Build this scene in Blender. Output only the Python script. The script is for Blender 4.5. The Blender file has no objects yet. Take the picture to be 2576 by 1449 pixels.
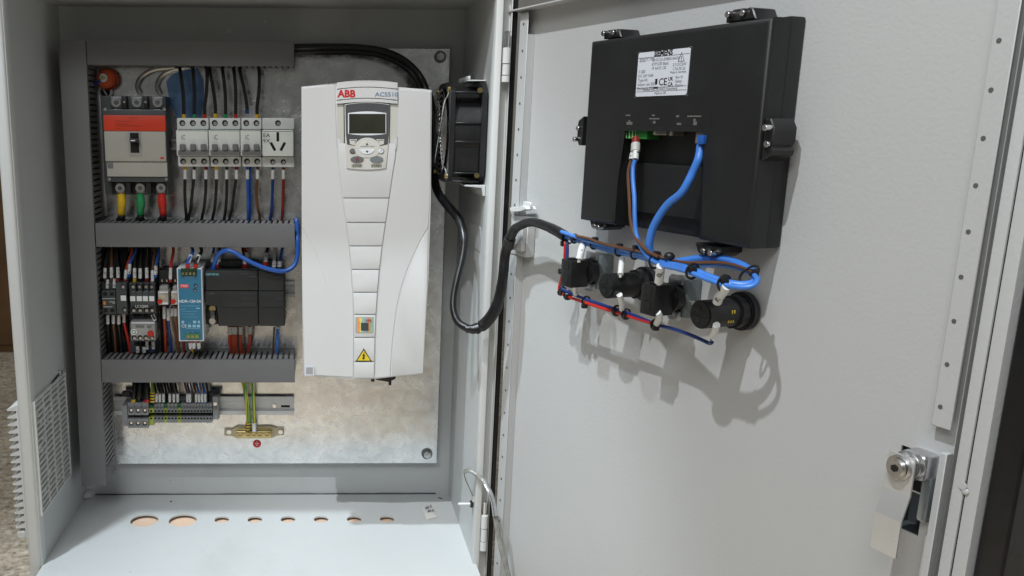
import bpy, bmesh, math, random
from mathutils import Vector, Matrix
random.seed(4)
sc = bpy.context.scene
# ---------------------------------------------------------------- camera
F_, CX, CY, YAW, PITCH, ROLL = 2204.46, 844.285, 791.646, .0215, .2143, .0062
CAM = Vector((.0944, -1.5884, .7019))
fw = Vector((math.sin(YAW)*math.cos(PITCH), math.cos(YAW)*math.cos(PITCH), -math.sin(PITCH)))
rt = Vector((math.cos(YAW), -math.sin(YAW), 0)); up = rt.cross(fw)
rt, up = math.cos(ROLL)*rt+math.sin(ROLL)*up, -math.sin(ROLL)*rt+math.cos(ROLL)*up
cd = bpy.data.cameras.new('camera'); cam = bpy.data.objects.new('camera', cd)
sc.collection.objects.link(cam); sc.camera = cam
cam.matrix_world = Matrix(((rt.x, up.x, -fw.x, CAM.x), (rt.y, up.y, -fw.y, CAM.y), (rt.z, up.z, -fw.z, CAM.z), (0, 0, 0, 1)))
cd.sensor_fit = 'HORIZONTAL'; cd.sensor_width = 36; cd.lens = 36*F_/2576
cd.shift_x = (1288-CX)/2576; cd.shift_y = (CY-724.5)/2576; cd.clip_start = .05; cd.clip_end = 60
# ---------------------------------------------------------------- world and lamps (an indoor workshop)
w = bpy.data.worlds.new('World'); sc.world = w; w.use_nodes = True
bg = w.node_tree.nodes['Background']; bg.inputs[1].default_value = 1.0
_n, _l = w.node_tree.nodes, w.node_tree.links
_t = _n.new('ShaderNodeTexCoord'); _s = _n.new('ShaderNodeSeparateXYZ'); _r = _n.new('ShaderNodeValToRGB')   # dim walls, bright ceiling
_l.new(_t.outputs['Generated'], _s.inputs[0]); _l.new(_s.outputs['Z'], _r.inputs[0]); _l.new(_r.outputs[0], bg.inputs[0])
_e = _r.color_ramp.elements; _e[0].position = 0.; _e[0].color = (.12, .12, .112, 1); _e[1].position = 1.; _e[1].color = (.45, .48, .5, 1)
for p_, c_ in ((.28, (.125, .125, .118, 1)), (.55, (.26, .27, .26, 1))): _x = _e.new(p_); _x.color = c_
def lamp(name, loc, tgt, size, size_y, power, col):
    l = bpy.data.lights.new(name, 'AREA'); l.shape = 'RECTANGLE'; l.size = size; l.size_y = size_y; l.energy = power; l.color = col
    o = bpy.data.objects.new(name, l); sc.collection.objects.link(o); o.location = loc
    o.rotation_euler = (Vector(tgt)-Vector(loc)).to_track_quat('-Z', 'Y').to_euler()
def spot(name, loc, tgt, power, ang, blend, rad, col):
    l = bpy.data.lights.new(name, 'SPOT'); l.energy = power; l.color = col; l.spot_size = math.radians(ang); l.spot_blend = blend; l.shadow_soft_size = rad
    o = bpy.data.objects.new(name, l); sc.collection.objects.link(o); o.location = loc
    o.rotation_euler = (Vector(tgt)-Vector(loc)).to_track_quat('-Z', 'Y').to_euler()
spot('ceiling_spot', (-.55, -.64, 2.5), (0, -.27, .2), 182, 33, .5, .03, (.82, .93, 1))
spot('floor_fill_spot', (-.2, -1.9, 2.7), (-.35, -1.15, -.1), 270, 30, .6, .08, (1, .985, .95))  # unseen lamp added to brighten the floor mirrored in the plate
spot('ceiling_spot', (-.39, -1.36, 2.52), (.64, -.68, .40), 150, 52, .6, .018, (.95, .98, 1))
lamp('front_fill', (-.7, -2.7, 2.5), (.0, -.1, .45), 1.5, .8, 31, (.97, .985, 1))  # large unseen fill, added in front to lift the forward faces
sc.view_settings.view_transform = 'Standard'; sc.view_settings.look = 'None'; sc.view_settings.exposure = 0; sc.view_settings.gamma = 1
# ---------------------------------------------------------------- frames: CAB = world, DOOR = leaf opened by 109 degrees
TH = .3353
CAB = Matrix.Identity(4)
BD = Vector((.3939, -.2678, 0))
DOOR = Matrix.Translation(BD) @ Matrix.Rotation(-(math.pi/2-TH), 4, 'Z')
def ray(px, py): return (px-CX)/F_*rt-(py-CY)/F_*up+fw
def pt(F, px, py, h):
    "point of frame F, h metres in front of its reference plane, seen at (px,py)"
    Fi = F.inverted(); o = Fi @ CAM; d = Fi.to_3x3() @ ray(px, py)
    t = (-h-o.y)/d.y; return o+t*d
def zat(px, py, z=0.):
    d = ray(px, py); return CAM+d*((z-CAM.z)/d.z)
def R(F, x0, y0, x1, y1, h):
    xm, ym = (x0+x1)/2, (y0+y1)/2
    return (pt(F, x0, ym, h).x, pt(F, x1, ym, h).x, pt(F, xm, y1, h).z, pt(F, xm, y0, h).z)
def W(F, px, py, h): return F @ pt(F, px, py, h)
# ---------------------------------------------------------------- materials
MATS = {}
def mat(name, col, rough=.5, metal=0., var=.06, vs=8., bump=0., bs=200., spec=.5, coat=0., trans=0., alpha=1., emit=None, speck=0):
    m = bpy.data.materials.new(name); m.use_nodes = True; N = m.node_tree.nodes; L = m.node_tree.links
    b = N['Principled BSDF']; tc = N.new('ShaderNodeTexCoord')
    n = N.new('ShaderNodeTexNoise'); n.inputs['Scale'].default_value = vs; n.inputs['Detail'].default_value = 5
    L.new(tc.outputs['Object'], n.inputs['Vector'])
    r = N.new('ShaderNodeValToRGB'); e = r.color_ramp.elements
    e[0].position = .3; e[1].position = .7
    e[0].color = tuple(c*(1-var) for c in col)+(1,); e[1].color = tuple(min(1, c*(1+var)) for c in col)+(1,)
    L.new(n.outputs['Fac'], r.inputs['Fac']); L.new(r.outputs['Color'], b.inputs['Base Color'])
    mr = N.new('ShaderNodeMapRange'); mr.inputs['To Min'].default_value = max(.03, rough-.07); mr.inputs['To Max'].default_value = min(1, rough+.07)
    L.new(n.outputs['Fac'], mr.inputs['Value']); L.new(mr.outputs['Result'], b.inputs['Roughness'])
    b.inputs['Metallic'].default_value = metal; b.inputs['Specular IOR Level'].default_value = spec
    b.inputs['Coat Weight'].default_value = coat; b.inputs['Transmission Weight'].default_value = trans; b.inputs['Alpha'].default_value = alpha
    if emit: b.inputs['Emission Color'].default_value = emit+(1,); b.inputs['Emission Strength'].default_value = 1
    if bump:
        n2 = N.new('ShaderNodeTexNoise'); n2.inputs['Scale'].default_value = bs; n2.inputs['Detail'].default_value = 3
        L.new(tc.outputs['Object'], n2.inputs['Vector'])
        bp = N.new('ShaderNodeBump'); bp.inputs['Strength'].default_value = bump; bp.inputs['Distance'].default_value = .001
        L.new(n2.outputs['Fac'], bp.inputs['Height']); L.new(bp.outputs['Normal'], b.inputs['Normal'])
    if speck:
        sv = N.new('ShaderNodeTexVoronoi'); sv.inputs['Scale'].default_value = speck; sv.inputs['Randomness'].default_value = 1; L.new(tc.outputs['Object'], sv.inputs['Vector'])
        sr = N.new('ShaderNodeValToRGB'); q = sr.color_ramp.elements; q[0].position = .02; q[0].color = (.5, .48, .45, 1); q[1].position = .045; q[1].color = (1, 1, 1, 1)
        sn = N.new('ShaderNodeTexNoise'); sn.inputs['Scale'].default_value = 5; sn.inputs['Detail'].default_value = 6; sn.inputs['Roughness'].default_value = .7; L.new(tc.outputs['Object'], sn.inputs['Vector'])
        s2 = N.new('ShaderNodeValToRGB'); q = s2.color_ramp.elements; q[0].position = .36; q[0].color = (.94, .937, .93, 1); q[1].position = .46; q[1].color = (1, 1, 1, 1)
        L.new(sv.outputs['Distance'], sr.inputs['Fac']); L.new(sn.outputs['Fac'], s2.inputs['Fac'])
        m1 = N.new('ShaderNodeMixRGB'); m1.blend_type = 'MULTIPLY'; m1.inputs[0].default_value = 1; m3 = N.new('ShaderNodeMixRGB'); m3.blend_type = 'MULTIPLY'; m3.inputs[0].default_value = 1
        L.new(r.outputs['Color'], m1.inputs[1]); L.new(sr.outputs['Color'], m1.inputs[2]); L.new(m1.outputs[0], m3.inputs[1]); L.new(s2.outputs['Color'], m3.inputs[2]); L.new(m3.outputs[0], b.inputs['Base Color'])
    MATS[name] = m; return m
PAINT = mat('grey_paint', (.62, .63, .62), .42, var=.025, vs=3, bump=.12, bs=420)
PAINTIN = mat('inner_grey_paint', (.53, .548, .548), .42, var=.03, vs=4, bump=.12, bs=420, speck=26)
DOORP = mat('door_paint', (.49, .498, .498), .46, var=.022, vs=2.2, bump=.28, bs=240)
DUCT = mat('grey_pvc', (.155, .157, .163), .5, var=.06, vs=9, bump=.05, bs=500)
SLOTG = mat('grey_pvc_finger', (.20, .20, .205), .55, var=.08)
GALV2 = mat('zinc', (.62, .63, .64), .32, 1, var=.12, vs=60, bump=.15, bs=150)
RAIL = mat('rail_zinc', (.60, .61, .62), .4, .35, var=.05, vs=30)
STEEL = mat('bright_steel', (.75, .75, .76), .2, 1, var=.1, vs=80)
DARKST = mat('dark_steel', (.18, .18, .19), .35, 1, var=.2, vs=60)
BRASS = mat('brass', (.55, .45, .22), .3, 1, var=.15, vs=90)
BLACK = mat('black_plastic', (.012, .012, .013), .4, var=.25, vs=30, bump=.04, bs=600)
BLACKM = mat('black_hmi_plastic', (.012, .0125, .013), .48, var=.15, vs=20, bump=.15, bs=900)
RUBBER = mat('black_rubber', (.007, .007, .008), .34, var=.3, vs=40, bump=.35, bs=70)
WHITE = mat('white_plastic', (.72, .74, .73), .35, var=.04, vs=14)
WHITEN = mat('white_nose_plastic', (.78, .82, .78), .3, var=.03, vs=14)
DRIVE = mat('drive_plastic', (.655, .66, .66), .42, var=.02, vs=6, bump=.05, bs=700)
DRIVEG = mat('drive_grey', (.33, .33, .33), .5, var=.06)
KEYP = mat('keypad_plastic', (.66, .65, .61), .4, var=.03)
KEYG = mat('keypad_grey', (.085, .088, .092), .3, var=.08)
LCD = mat('lcd', (.040, .042, .030), .12, var=.2, vs=25)
PALE = mat('pale_screen_frame', (.8, .84, .88), .3, var=.02)
CREAM = mat('breaker_cream', (.42, .415, .37), .42, var=.04, vs=12)
REDL = mat('red_label', (.62, .045, .015), .45, var=.08, vs=18)
DKGREY = mat('contactor_grey', (.050, .058, .062), .45, var=.12, vs=20, bump=.05)
MIDG = mat('toggle_grey', (.16, .16, .165), .45, var=.06)
PLC = mat('plc_grey', (.020, .022, .023), .45, var=.12, vs=16, bump=.06, bs=700)
PSUB = mat('power_supply_blue', (.035, .18, .30), .42, var=.07, vs=16)
GREEN = mat('green_terminal', (.28, .72, .24), .4, var=.1)
DGREEN = mat('dark_green_terminal', (.012, .045, .018), .4, var=.15)
CLEAR = mat('smoky_cover', (.33, .33, .32), .18, var=.12, vs=50, spec=.7)
TERMG = mat('terminal_grey', (.23, .24, .25), .45, var=.07)
TERMY = mat('terminal_yellow_green', (.33, .40, .06), .45, var=.12, vs=60)
TERMGR = mat('terminal_green', (.03, .13, .055), .45, var=.12)
ORANGE = mat('orange_plastic', (.60, .09, .015), .35, var=.15, vs=40)
PINKW = mat('plywood', (.70, .50, .37), .7, var=.12, vs=14, bump=.3, bs=90)
BROWNW = mat('brown_wood', (.13, .068, .026), .5, var=.4, vs=5, bump=.3, bs=60)
DARK = mat('dark_gap', (.006, .006, .006), .8, var=.1)
LABELW = mat('label_white', (.66, .69, .76), .35, var=.015)
PAPER = mat('paper', (.62, .61, .57), .7, var=.05, vs=60, bump=.2, bs=300)
INK = mat('black_ink', (.015, .015, .018), .6)
GREYINK = mat('grey_ink', (.19, .20, .21), .6)
REDINK = mat('red_ink', (.55, .015, .02), .5)
BLUEINK = mat('grey_blue_ink', (.12, .19, .33), .5)
LBINK = mat('light_blue_ink', (.30, .52, .66), .5)
YEL = mat('yellow', (.78, .58, .03), .45, var=.06)
TEALINK = mat('teal_ink', (.16, .42, .44), .5)
SILVER = mat('silver_film', (.75, .75, .72), .2, .6, var=.1, vs=200)
HOLO = [mat('holo_orange', (.8, .32, .10), .3, var=.2, vs=90), mat('holo_yellow', (.75, .65, .2), .3, var=.2, vs=90), mat('holo_green', (.25, .55, .38), .3, var=.2, vs=90), mat('holo_blue', (.20, .40, .60), .3, var=.2, vs=90)]
GREYST = mat('grey_stop', (.16, .165, .175), .4, var=.1)
WC = {'black': (.010, .010, .011), 'blue': (.02, .10, .42), 'navy': (.012, .035, .17), 'skyblue': (.055, .21, .66), 'red': (.50, .022, .015),
      'darkred': (.20, .014, .010), 'brown': (.125, .055, .024), 'yellow': (.66, .43, .02), 'green': (.02, .26, .09), 'white': (.66, .66, .64), 'grey': (.2, .2, .19), 'rustred': (.34, .042, .015)}
WM = {k: mat(k+'_insulation', v, .33, var=.12, vs=30, bump=.05) for k, v in WC.items()}
# yellow/green striped insulation
def stripes(name, c1, c2, scale, axis='Z', rough=.4, dist=0.):
    m = bpy.data.materials.new(name); m.use_nodes = True; N = m.node_tree.nodes; L = m.node_tree.links; b = N['Principled BSDF']
    tc = N.new('ShaderNodeTexCoord'); wv = N.new('ShaderNodeTexWave'); wv.bands_direction = axis; wv.inputs['Scale'].default_value = scale; wv.inputs['Distortion'].default_value = dist
    wv.inputs['Detail'].default_value = 3 if dist else 0
    L.new(tc.outputs['Object'], wv.inputs['Vector']); r = N.new('ShaderNodeValToRGB'); r.color_ramp.interpolation = 'CONSTANT' if not dist else 'LINEAR'
    r.color_ramp.elements[0].color = c1+(1,); r.color_ramp.elements[1].color = c2+(1,); r.color_ramp.elements[1].position = .5
    L.new(wv.outputs['Fac'], r.inputs['Fac']); L.new(r.outputs['Color'], b.inputs['Base Color']); b.inputs['Roughness'].default_value = rough
    return m
YG = stripes('yellow_green_insulation', (.55, .5, .03), (.04, .22, .05), 60, 'X')
YB = stripes('yellow_black_band', (.62, .42, .02), (.01, .01, .01), 55, 'Z')
# printed marker sleeve: white with small dark wandering marks
def sleeve_mat():
    m = bpy.data.materials.new('printed_sleeve'); m.use_nodes = True; N = m.node_tree.nodes; L = m.node_tree.links; b = N['Principled BSDF']
    tc = N.new('ShaderNodeTexCoord'); n = N.new('ShaderNodeTexNoise'); n.inputs['Scale'].default_value = 330; n.inputs['Detail'].default_value = 1
    L.new(tc.outputs['Object'], n.inputs['Vector']); r = N.new('ShaderNodeValToRGB')
    e = r.color_ramp.elements; e[0].position = .60; e[0].color = (.64, .65, .64, 1); e[1].position = .66; e[1].color = (.05, .05, .06, 1)
    L.new(n.outputs['Fac'], r.inputs['Fac']); L.new(r.outputs['Color'], b.inputs['Base Color']); b.inputs['Roughness'].default_value = .45; return m
SLEEVE = sleeve_mat()
def galv():
    m = bpy.data.materials.new('galvanised_sheet'); m.use_nodes = True; N = m.node_tree.nodes; L = m.node_tree.links; b = N['Principled BSDF']
    tc = N.new('ShaderNodeTexCoord')
    def noise(sc_, det, dis, vec=None):
        q = N.new('ShaderNodeTexNoise'); q.inputs['Scale'].default_value = sc_; q.inputs['Detail'].default_value = det; q.inputs['Distortion'].default_value = dis
        L.new(vec or tc.outputs['Object'], q.inputs['Vector']); return q
    v = N.new('ShaderNodeTexVoronoi'); v.inputs['Scale'].default_value = 95
    nz = noise(30, 3, 0); ad = N.new('ShaderNodeVectorMath'); ad.operation = 'MULTIPLY_ADD'; ad.inputs[1].default_value = (.03, .03, .03)
    L.new(nz.outputs['Color'], ad.inputs[0]); L.new(tc.outputs['Object'], ad.inputs[2]); L.new(ad.outputs[0], v.inputs['Vector'])
    bw = N.new('ShaderNodeRGBToBW'); L.new(v.outputs['Color'], bw.inputs[0])
    n1 = noise(34, 8, .6)
    r = N.new('ShaderNodeValToRGB'); e = r.color_ramp.elements; e[0].position = .34; e[0].color = (.64, .65, .655, 1); e[1].position = .66; e[1].color = (.85, .86, .865, 1)
    L.new(n1.outputs['Fac'], r.inputs['Fac']); L.new(r.outputs['Color'], b.inputs['Base Color'])
    mx = N.new('ShaderNodeMath'); mx.operation = 'MULTIPLY_ADD'; mx.inputs[1].default_value = .12; L.new(bw.outputs[0], mx.inputs[0])
    mr = N.new('ShaderNodeMapRange'); mr.inputs['From Min'].default_value = .3; mr.inputs['From Max'].default_value = .7; mr.inputs['To Min'].default_value = .08; mr.inputs['To Max'].default_value = .24
    L.new(n1.outputs['Fac'], mr.inputs['Value']); L.new(mr.outputs['Result'], mx.inputs[2]); L.new(mx.outputs[0], b.inputs['Roughness'])
    b.inputs['Metallic'].default_value = .93
    b1 = N.new('ShaderNodeBump'); b1.inputs['Strength'].default_value = .25; b1.inputs['Distance'].default_value = .0008; L.new(n1.outputs['Fac'], b1.inputs['Height'])
    b2 = N.new('ShaderNodeBump'); b2.inputs['Strength'].default_value = .30; b2.inputs['Distance'].default_value = .0006; L.new(bw.outputs[0], b2.inputs['Height']); L.new(b1.outputs['Normal'], b2.inputs['Normal'])
    L.new(b2.outputs['Normal'], b.inputs['Normal']); return m
GALV = galv()
def granite():
    m = bpy.data.materials.new('speckled_stone_floor'); m.use_nodes = True; N = m.node_tree.nodes; L = m.node_tree.links; b = N['Principled BSDF']
    tc = N.new('ShaderNodeTexCoord'); n = N.new('ShaderNodeTexNoise'); n.inputs['Scale'].default_value = 60; n.inputs['Detail'].default_value = 8; n.inputs['Roughness'].default_value = .7
    v = N.new('ShaderNodeTexVoronoi'); v.inputs['Scale'].default_value = 95
    n2 = N.new('ShaderNodeTexNoise'); n2.inputs['Scale'].default_value = 9; n2.inputs['Detail'].default_value = 4
    for q in (n, v, n2): L.new(tc.outputs['Object'], q.inputs['Vector'])
    r = N.new('ShaderNodeValToRGB'); e = r.color_ramp.elements
    e[0].position = .30; e[0].color = (.11, .09, .07, 1); e[1].position = .68; e[1].color = (.56, .50, .41, 1)
    x = e.new(.48); x.color = (.37, .295, .205, 1)
    L.new(n.outputs['Fac'], r.inputs['Fac'])
    mx = N.new('ShaderNodeMixRGB'); mx.blend_type = 'MULTIPLY'; mx.inputs[0].default_value = .3
    bw = N.new('ShaderNodeRGBToBW'); L.new(v.outputs['Color'], bw.inputs[0]); L.new(r.outputs['Color'], mx.inputs[1]); L.new(bw.outputs[0], mx.inputs[2])
    m2 = N.new('ShaderNodeMixRGB'); m2.blend_type = 'OVERLAY'; m2.inputs[0].default_value = .5
    hs_ = N.new('ShaderNodeHueSaturation'); hs_.inputs['Saturation'].default_value = .85; hs_.inputs['Value'].default_value = 1.35; L.new(mx.outputs[0], hs_.inputs['Color']); L.new(hs_.outputs[0], m2.inputs[1]); L.new(n2.outputs['Fac'], m2.inputs[2])
    L.new(m2.outputs[0], b.inputs['Base Color']); b.inputs['Roughness'].default_value = .45
    bp = N.new('ShaderNodeBump'); bp.inputs['Strength'].default_value = .3; bp.inputs['Distance'].default_value = .002
    L.new(n.outputs['Fac'], bp.inputs['Height']); L.new(bp.outputs['Normal'], b.inputs['Normal']); return m
GRANITE = granite()
BRAID = stripes('tinned_braid', (.35, .35, .36), (.8, .8, .82), 160, 'DIAGONAL', .25, 6.)
BRAID.node_tree.nodes['Principled BSDF'].inputs['Metallic'].default_value = .9
TUBEC = mat('clear_sleeving', (.22, .22, .20), .22, var=.35, vs=90)
# ---------------------------------------------------------------- mesh builders
def NB(): return bmesh.new()
def box(bm, x0, x1, y0, y1, z0, z1, b=0., seg=2):
    x0, x1 = sorted((x0, x1)); y0, y1 = sorted((y0, y1)); z0, z1 = sorted((z0, z1))
    vs = [bm.verts.new((x, y, z)) for x in (x0, x1) for y in (y0, y1) for z in (z0, z1)]
    fs = [bm.faces.new([vs[i] for i in q]) for q in ((0, 1, 3, 2), (4, 6, 7, 5), (0, 4, 5, 1), (2, 3, 7, 6), (0, 2, 6, 4), (1, 5, 7, 3))]
    if b:
        b = min(b, .45*min(x1-x0, y1-y0, z1-z0))
        es = list({e for f in fs for e in f.edges})
        bmesh.ops.bevel(bm, geom=es, offset=b, segments=seg, affect='EDGES', profile=.6)
    return bm
def prism(bm, pts, y0, y1, b=0., seg=2):
    "extrude the outline pts=[(x,z)] from y0 (front) to y1"
    a = [bm.verts.new((x, y0, z)) for x, z in pts]; c = [bm.verts.new((x, y1, z)) for x, z in pts]; n = len(pts)
    f0 = bm.faces.new(a); f1 = bm.faces.new(list(reversed(c))); fs = [f0, f1]
    for i in range(n): fs.append(bm.faces.new((a[(i+1) % n], a[i], c[i], c[(i+1) % n])))
    if b: bmesh.ops.bevel(bm, geom=list(f0.edges), offset=b, segments=seg, affect='EDGES', profile=.6, clamp_overlap=True)
    bmesh.ops.recalc_face_normals(bm, faces=bm.faces[:])
    return bm
def cyl(bm, c, ax, r, l, n=20, r2=None, b=0.):
    ax = Vector(ax).normalized(); M = Matrix.Translation(Vector(c)) @ ax.to_track_quat('Z', 'Y').to_matrix().to_4x4()
    g = bmesh.ops.create_cone(bm, cap_ends=True, segments=n, radius1=r, radius2=r if r2 is None else r2, depth=l, matrix=M)
    if b:
        es = [e for e in {e for v in g['verts'] for e in v.link_edges} if any(len(f.verts) > 4 for f in e.link_faces)]
        bmesh.ops.bevel(bm, geom=es, offset=b, segments=2, affect='EDGES')
    return bm
def sph(bm, c, r, sx=1, sy=1, sz=1):
    bmesh.ops.create_icosphere(bm, subdivisions=2, radius=r, matrix=Matrix.Translation(Vector(c)) @ Matrix.Diagonal((sx, sy, sz, 1))); return bm
def smooth_path(P, k=6):
    P = [Vector(p) for p in P]
    if len(P) < 3: return P
    Q = [P[0]*2-P[1]]+P+[P[-1]*2-P[-2]]; out = []
    for i in range(1, len(Q)-2):
        a, b, c, d = Q[i-1:i+3]
        for j in range(k):
            t = j/k; out.append(.5*((2*b)+(c-a)*t+(2*a-5*b+4*c-d)*t*t+(3*b-a-3*c+d)*t**3))
    out.append(P[-1]); return out
def tube(bm, P, r, n=8, k=6, closed=False, flat=1.):
    S = smooth_path(P, k) if not closed else [Vector(p) for p in P]; m = len(S); rings = []; nrm = None
    for i, p in enumerate(S):
        a = S[(i-1) % m] if (closed or i) else p; c = S[(i+1) % m] if (closed or i < m-1) else p
        t = (c-a).normalized()
        if nrm is None: nrm = t.orthogonal().normalized()
        nrm = (nrm-t*nrm.dot(t)).normalized(); bn = t.cross(nrm)
        rr = r[min(len(r)-1, int(i/(m-1)*(len(r)-1)+.5))] if isinstance(r, (list, tuple)) else r
        rings.append([bm.verts.new(p+rr*(math.cos(u)*nrm+math.sin(u)*bn*flat)) for u in [2*math.pi*j/n for j in range(n)]])
    for i in range(m if closed else m-1):
        A, B = rings[i], rings[(i+1) % m]
        for j in range(n): bm.faces.new((A[j], A[(j+1) % n], B[(j+1) % n], B[j]))
    if not closed: bm.faces.new(list(reversed(rings[0]))); bm.faces.new(rings[-1])
    return bm
def ring(c, r, ax='y', n=28):
    c = Vector(c); o = []
    for i in range(n):
        u, v = r*math.cos(2*math.pi*i/n), r*math.sin(2*math.pi*i/n)
        o.append(c+Vector({'x': (0, u, v), 'y': (u, 0, v), 'z': (u, v, 0)}[ax]))
    return o
def finish(bm, name, m, off, smooth):
    bmesh.ops.translate(bm, verts=bm.verts[:], vec=-Vector(off))
    me = bpy.data.meshes.new(name); bm.to_mesh(me); bm.free(); me.materials.append(m)
    if smooth:
        for p in me.polygons: p.use_smooth = True
        me.set_sharp_from_angle(angle=math.radians(40))
    return me
class Thing:
    def __init__(s, name, label, cat, F, o, group=None):
        s.F, s.off = F, Vector(o); e = bpy.data.objects.new(name, None); sc.collection.objects.link(e); e.empty_display_size = .02
        e.matrix_world = F @ Matrix.Translation(s.off); e['label'] = label; e['category'] = cat
        if group: e['group'] = group
        s.e = e
    def part(s, name, bm, m, parent=None, smooth=True, label=None, kind=None):
        o = bpy.data.objects.new(name, finish(bm, name, m, s.off, smooth)); sc.collection.objects.link(o); o.parent = parent or s.e
        if label: o['label'] = label
        if kind: o['kind'] = kind
        return o
    def inst(s, name, me, loc, parent=None, rot=None):
        o = bpy.data.objects.new(name, me); sc.collection.objects.link(o); o.parent = parent or s.e
        o.location = Vector(loc)-s.off
        if rot: o.rotation_euler = rot
        return o
def mesh(bm, name, m, smooth=True): return finish(bm, name, m, (0, 0, 0), smooth)
def single(name, label, cat, bm, m, F=CAB, o=(0, 0, 0), group=None, kind=None, smooth=True):
    ob = bpy.data.objects.new(name, finish(bm, name, m, o, smooth)); sc.collection.objects.link(ob); ob.matrix_world = F @ Matrix.Translation(Vector(o))
    if label: ob['label'] = label
    if cat: ob['category'] = cat
    if group: ob['group'] = group
    if kind: ob['kind'] = kind
    return ob
def text(T, s, x, z, h, size, m, align='CENTER', sx=1., ext=.00015, shear=0., rot=0., bold=0., parent=None, name='lettering'):
    c = bpy.data.curves.new('t', 'FONT'); c.body = s; c.size = size; c.extrude = ext; c.align_x = align; c.align_y = 'CENTER'; c.shear = shear; c.offset = bold; c.resolution_u = 2
    t = bpy.data.objects.new('t', c); sc.collection.objects.link(t)
    bpy.context.view_layer.update(); me = bpy.data.meshes.new_from_object(t.evaluated_get(bpy.context.evaluated_depsgraph_get()))
    bpy.data.objects.remove(t); bpy.data.curves.remove(c)
    M = Matrix.Translation(Vector((x, -h, z))-T.off) @ Matrix.Rotation(rot, 4, 'Y') @ Matrix(((sx, 0, 0, 0), (0, 0, -1, 0), (0, 1, 0, 0), (0, 0, 0, 1)))
    me.transform(M); me.materials.clear(); me.materials.append(m); me.name = name
    o = bpy.data.objects.new(name, me); sc.collection.objects.link(o); o.parent = parent or T.e; return o
# ================================================================ SETTING
XL, XR, H, D0 = -.35, .35, .896, .2806
ZF = -.115
b = NB(); box(b, -6, 5, -6, 3, ZF-.02, ZF); single('floor', None, None, b, GRANITE, kind='structure')
b = NB(); box(b, -5, 4, 2.3, 2.36, ZF, 2.9); single('wall', None, None, b, mat('room_wall', (.5, .49, .46), .7), kind='structure')
b = NB(); box(b, 1.75, 1.80, -1.2, 2.29, ZF, 2.9); single('partition_wall', None, None, b, mat('white_wall', (.84, .84, .83), .6, var=.02, bump=.1, bs=60), kind='structure')
T = Thing('wooden_cupboard', 'brown wooden cupboard on the stone floor behind the left edge of the cabinet', 'cupboard', CAB, (-1.2, 1.5, ZF))
b = NB(); box(b, -1.6, -.86, 1.52, 1.9, ZF, 1.9, .004); T.part('carcass', b, BROWNW)
pm = NB(); box(pm, 0, .085, 0, .012, 0, 1.85, .002); pm = mesh(pm, 'plank', BROWNW)
for i in range(7): T.inst('plank', pm, (-1.52+i*.09, 1.506, ZF+.03))
T = Thing('plywood_pallet', 'pale plywood board with runners lying under the cabinet', 'pallet', CAB, (0, -.15, ZF))
b = NB(); box(b, -.30, .36, -.27, -.005, -.024, -.0075, .001); T.part('board', b, PINKW)
for x in (-.28, .0, .28):
    b = NB(); box(b, x-.03, x+.03, -.26, -.01, ZF+.001, -.0245, .002); T.part('runner', b, PINKW)
# ================================================================ CABINET
T = cabt = Thing('cabinet', 'open light grey steel cabinet standing on a plywood board', 'electrical cabinet', CAB, (0, 0, -.008))
t = .0018
b = NB(); box(b, XL-.019, XR+.024, 0, t, -.006, H+.004); T.part('back_wall', b, PAINTIN)
b = NB(); box(b, XL-t, XL, -.262, -t*0, -.002, H); T.part('left_wall', b, PAINTIN)
b = NB(); box(b, XR, XR+t, -.262, 0, -.002, H); T.part('right_wall', b, PAINTIN)
b = NB(); box(b, XL-t, XR+t, -D0, 0, H, H+.002); T.part('top_wall', b, PAINTIN)
b = NB(); box(b, XL-.019, XR+.024, -D0-.0005, -D0+.02, H+.0022, H+.012, .003); T.part('top_lip', b, PAINT)
# floor with eight cable holes (real openings)
holes = [(-.217, -.114, .025), (-.148, -.114, .025)]+[(x, -.1115, .0132) for x in (-.078, -.018, .042, .102, .162, .222)]
b = NB(); n = 28; ys0, ys1 = -.1445, -.0845
vx = [XL]+[(holes[i][0]+holes[i+1][0])/2 if i != 1 else -.108 for i in range(7)]+[XR]
def quad(bm, P): return bm.faces.new([bm.verts.new(p) for p in P])
for (hx, hy, hr), a, c in zip(holes, vx[:-1], vx[1:]):
    cc = [Vector((hx+hr*math.cos(2*math.pi*(i+.5)/n), hy+hr*math.sin(2*math.pi*(i+.5)/n), 0)) for i in range(n)]
    def edgept(p):
        d = p-Vector((hx, hy, 0)); s = 1e9
        for lim, comp, base in ((c, d.x, hx), (a, d.x, hx)):
            if abs(comp) > 1e-9 and (lim-base)/comp > 0: s = min(s, (lim-base)/comp)
        for lim in (ys0, ys1):
            if abs(d.y) > 1e-9 and (lim-hy)/d.y > 0: s = min(s, (lim-hy)/d.y)
        return Vector((hx+d.x*s, hy+d.y*s, 0))
    ee = [edgept(p) for p in cc]
    for i in range(n):
        j = (i+1) % n; quad(b, [cc[i], ee[i], ee[j], cc[j]])
        q = quad(b, [cc[j], cc[j]-Vector((0, 0, .003)), cc[i]-Vector((0, 0, .003)), cc[i]])
        if abs(ee[i].x-ee[j].x) > 1e-5 and abs(ee[i].y-ee[j].y) > 1e-5:   # corner filler
            k = Vector((c if ee[i].x > hx else a, ys1 if ee[i].y > hy else ys0, 0)); b.faces.new([b.verts.new(p) for p in (ee[i], k, ee[j])])
quad(b, [(XL, ys1, 0), (XR, ys1, 0), (XR, 0, 0), (XL, 0, 0)])
quad(b, [(XL, -.335, 0), (XR+.005, -.335, 0), (XR+.005, ys0, 0), (XL, ys0, 0)])
quad(b, [(XL, -.335, -.04), (XR+.005, -.335, -.04), (XR+.005, -.335, 0), (XL, -.335, 0)])
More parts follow.
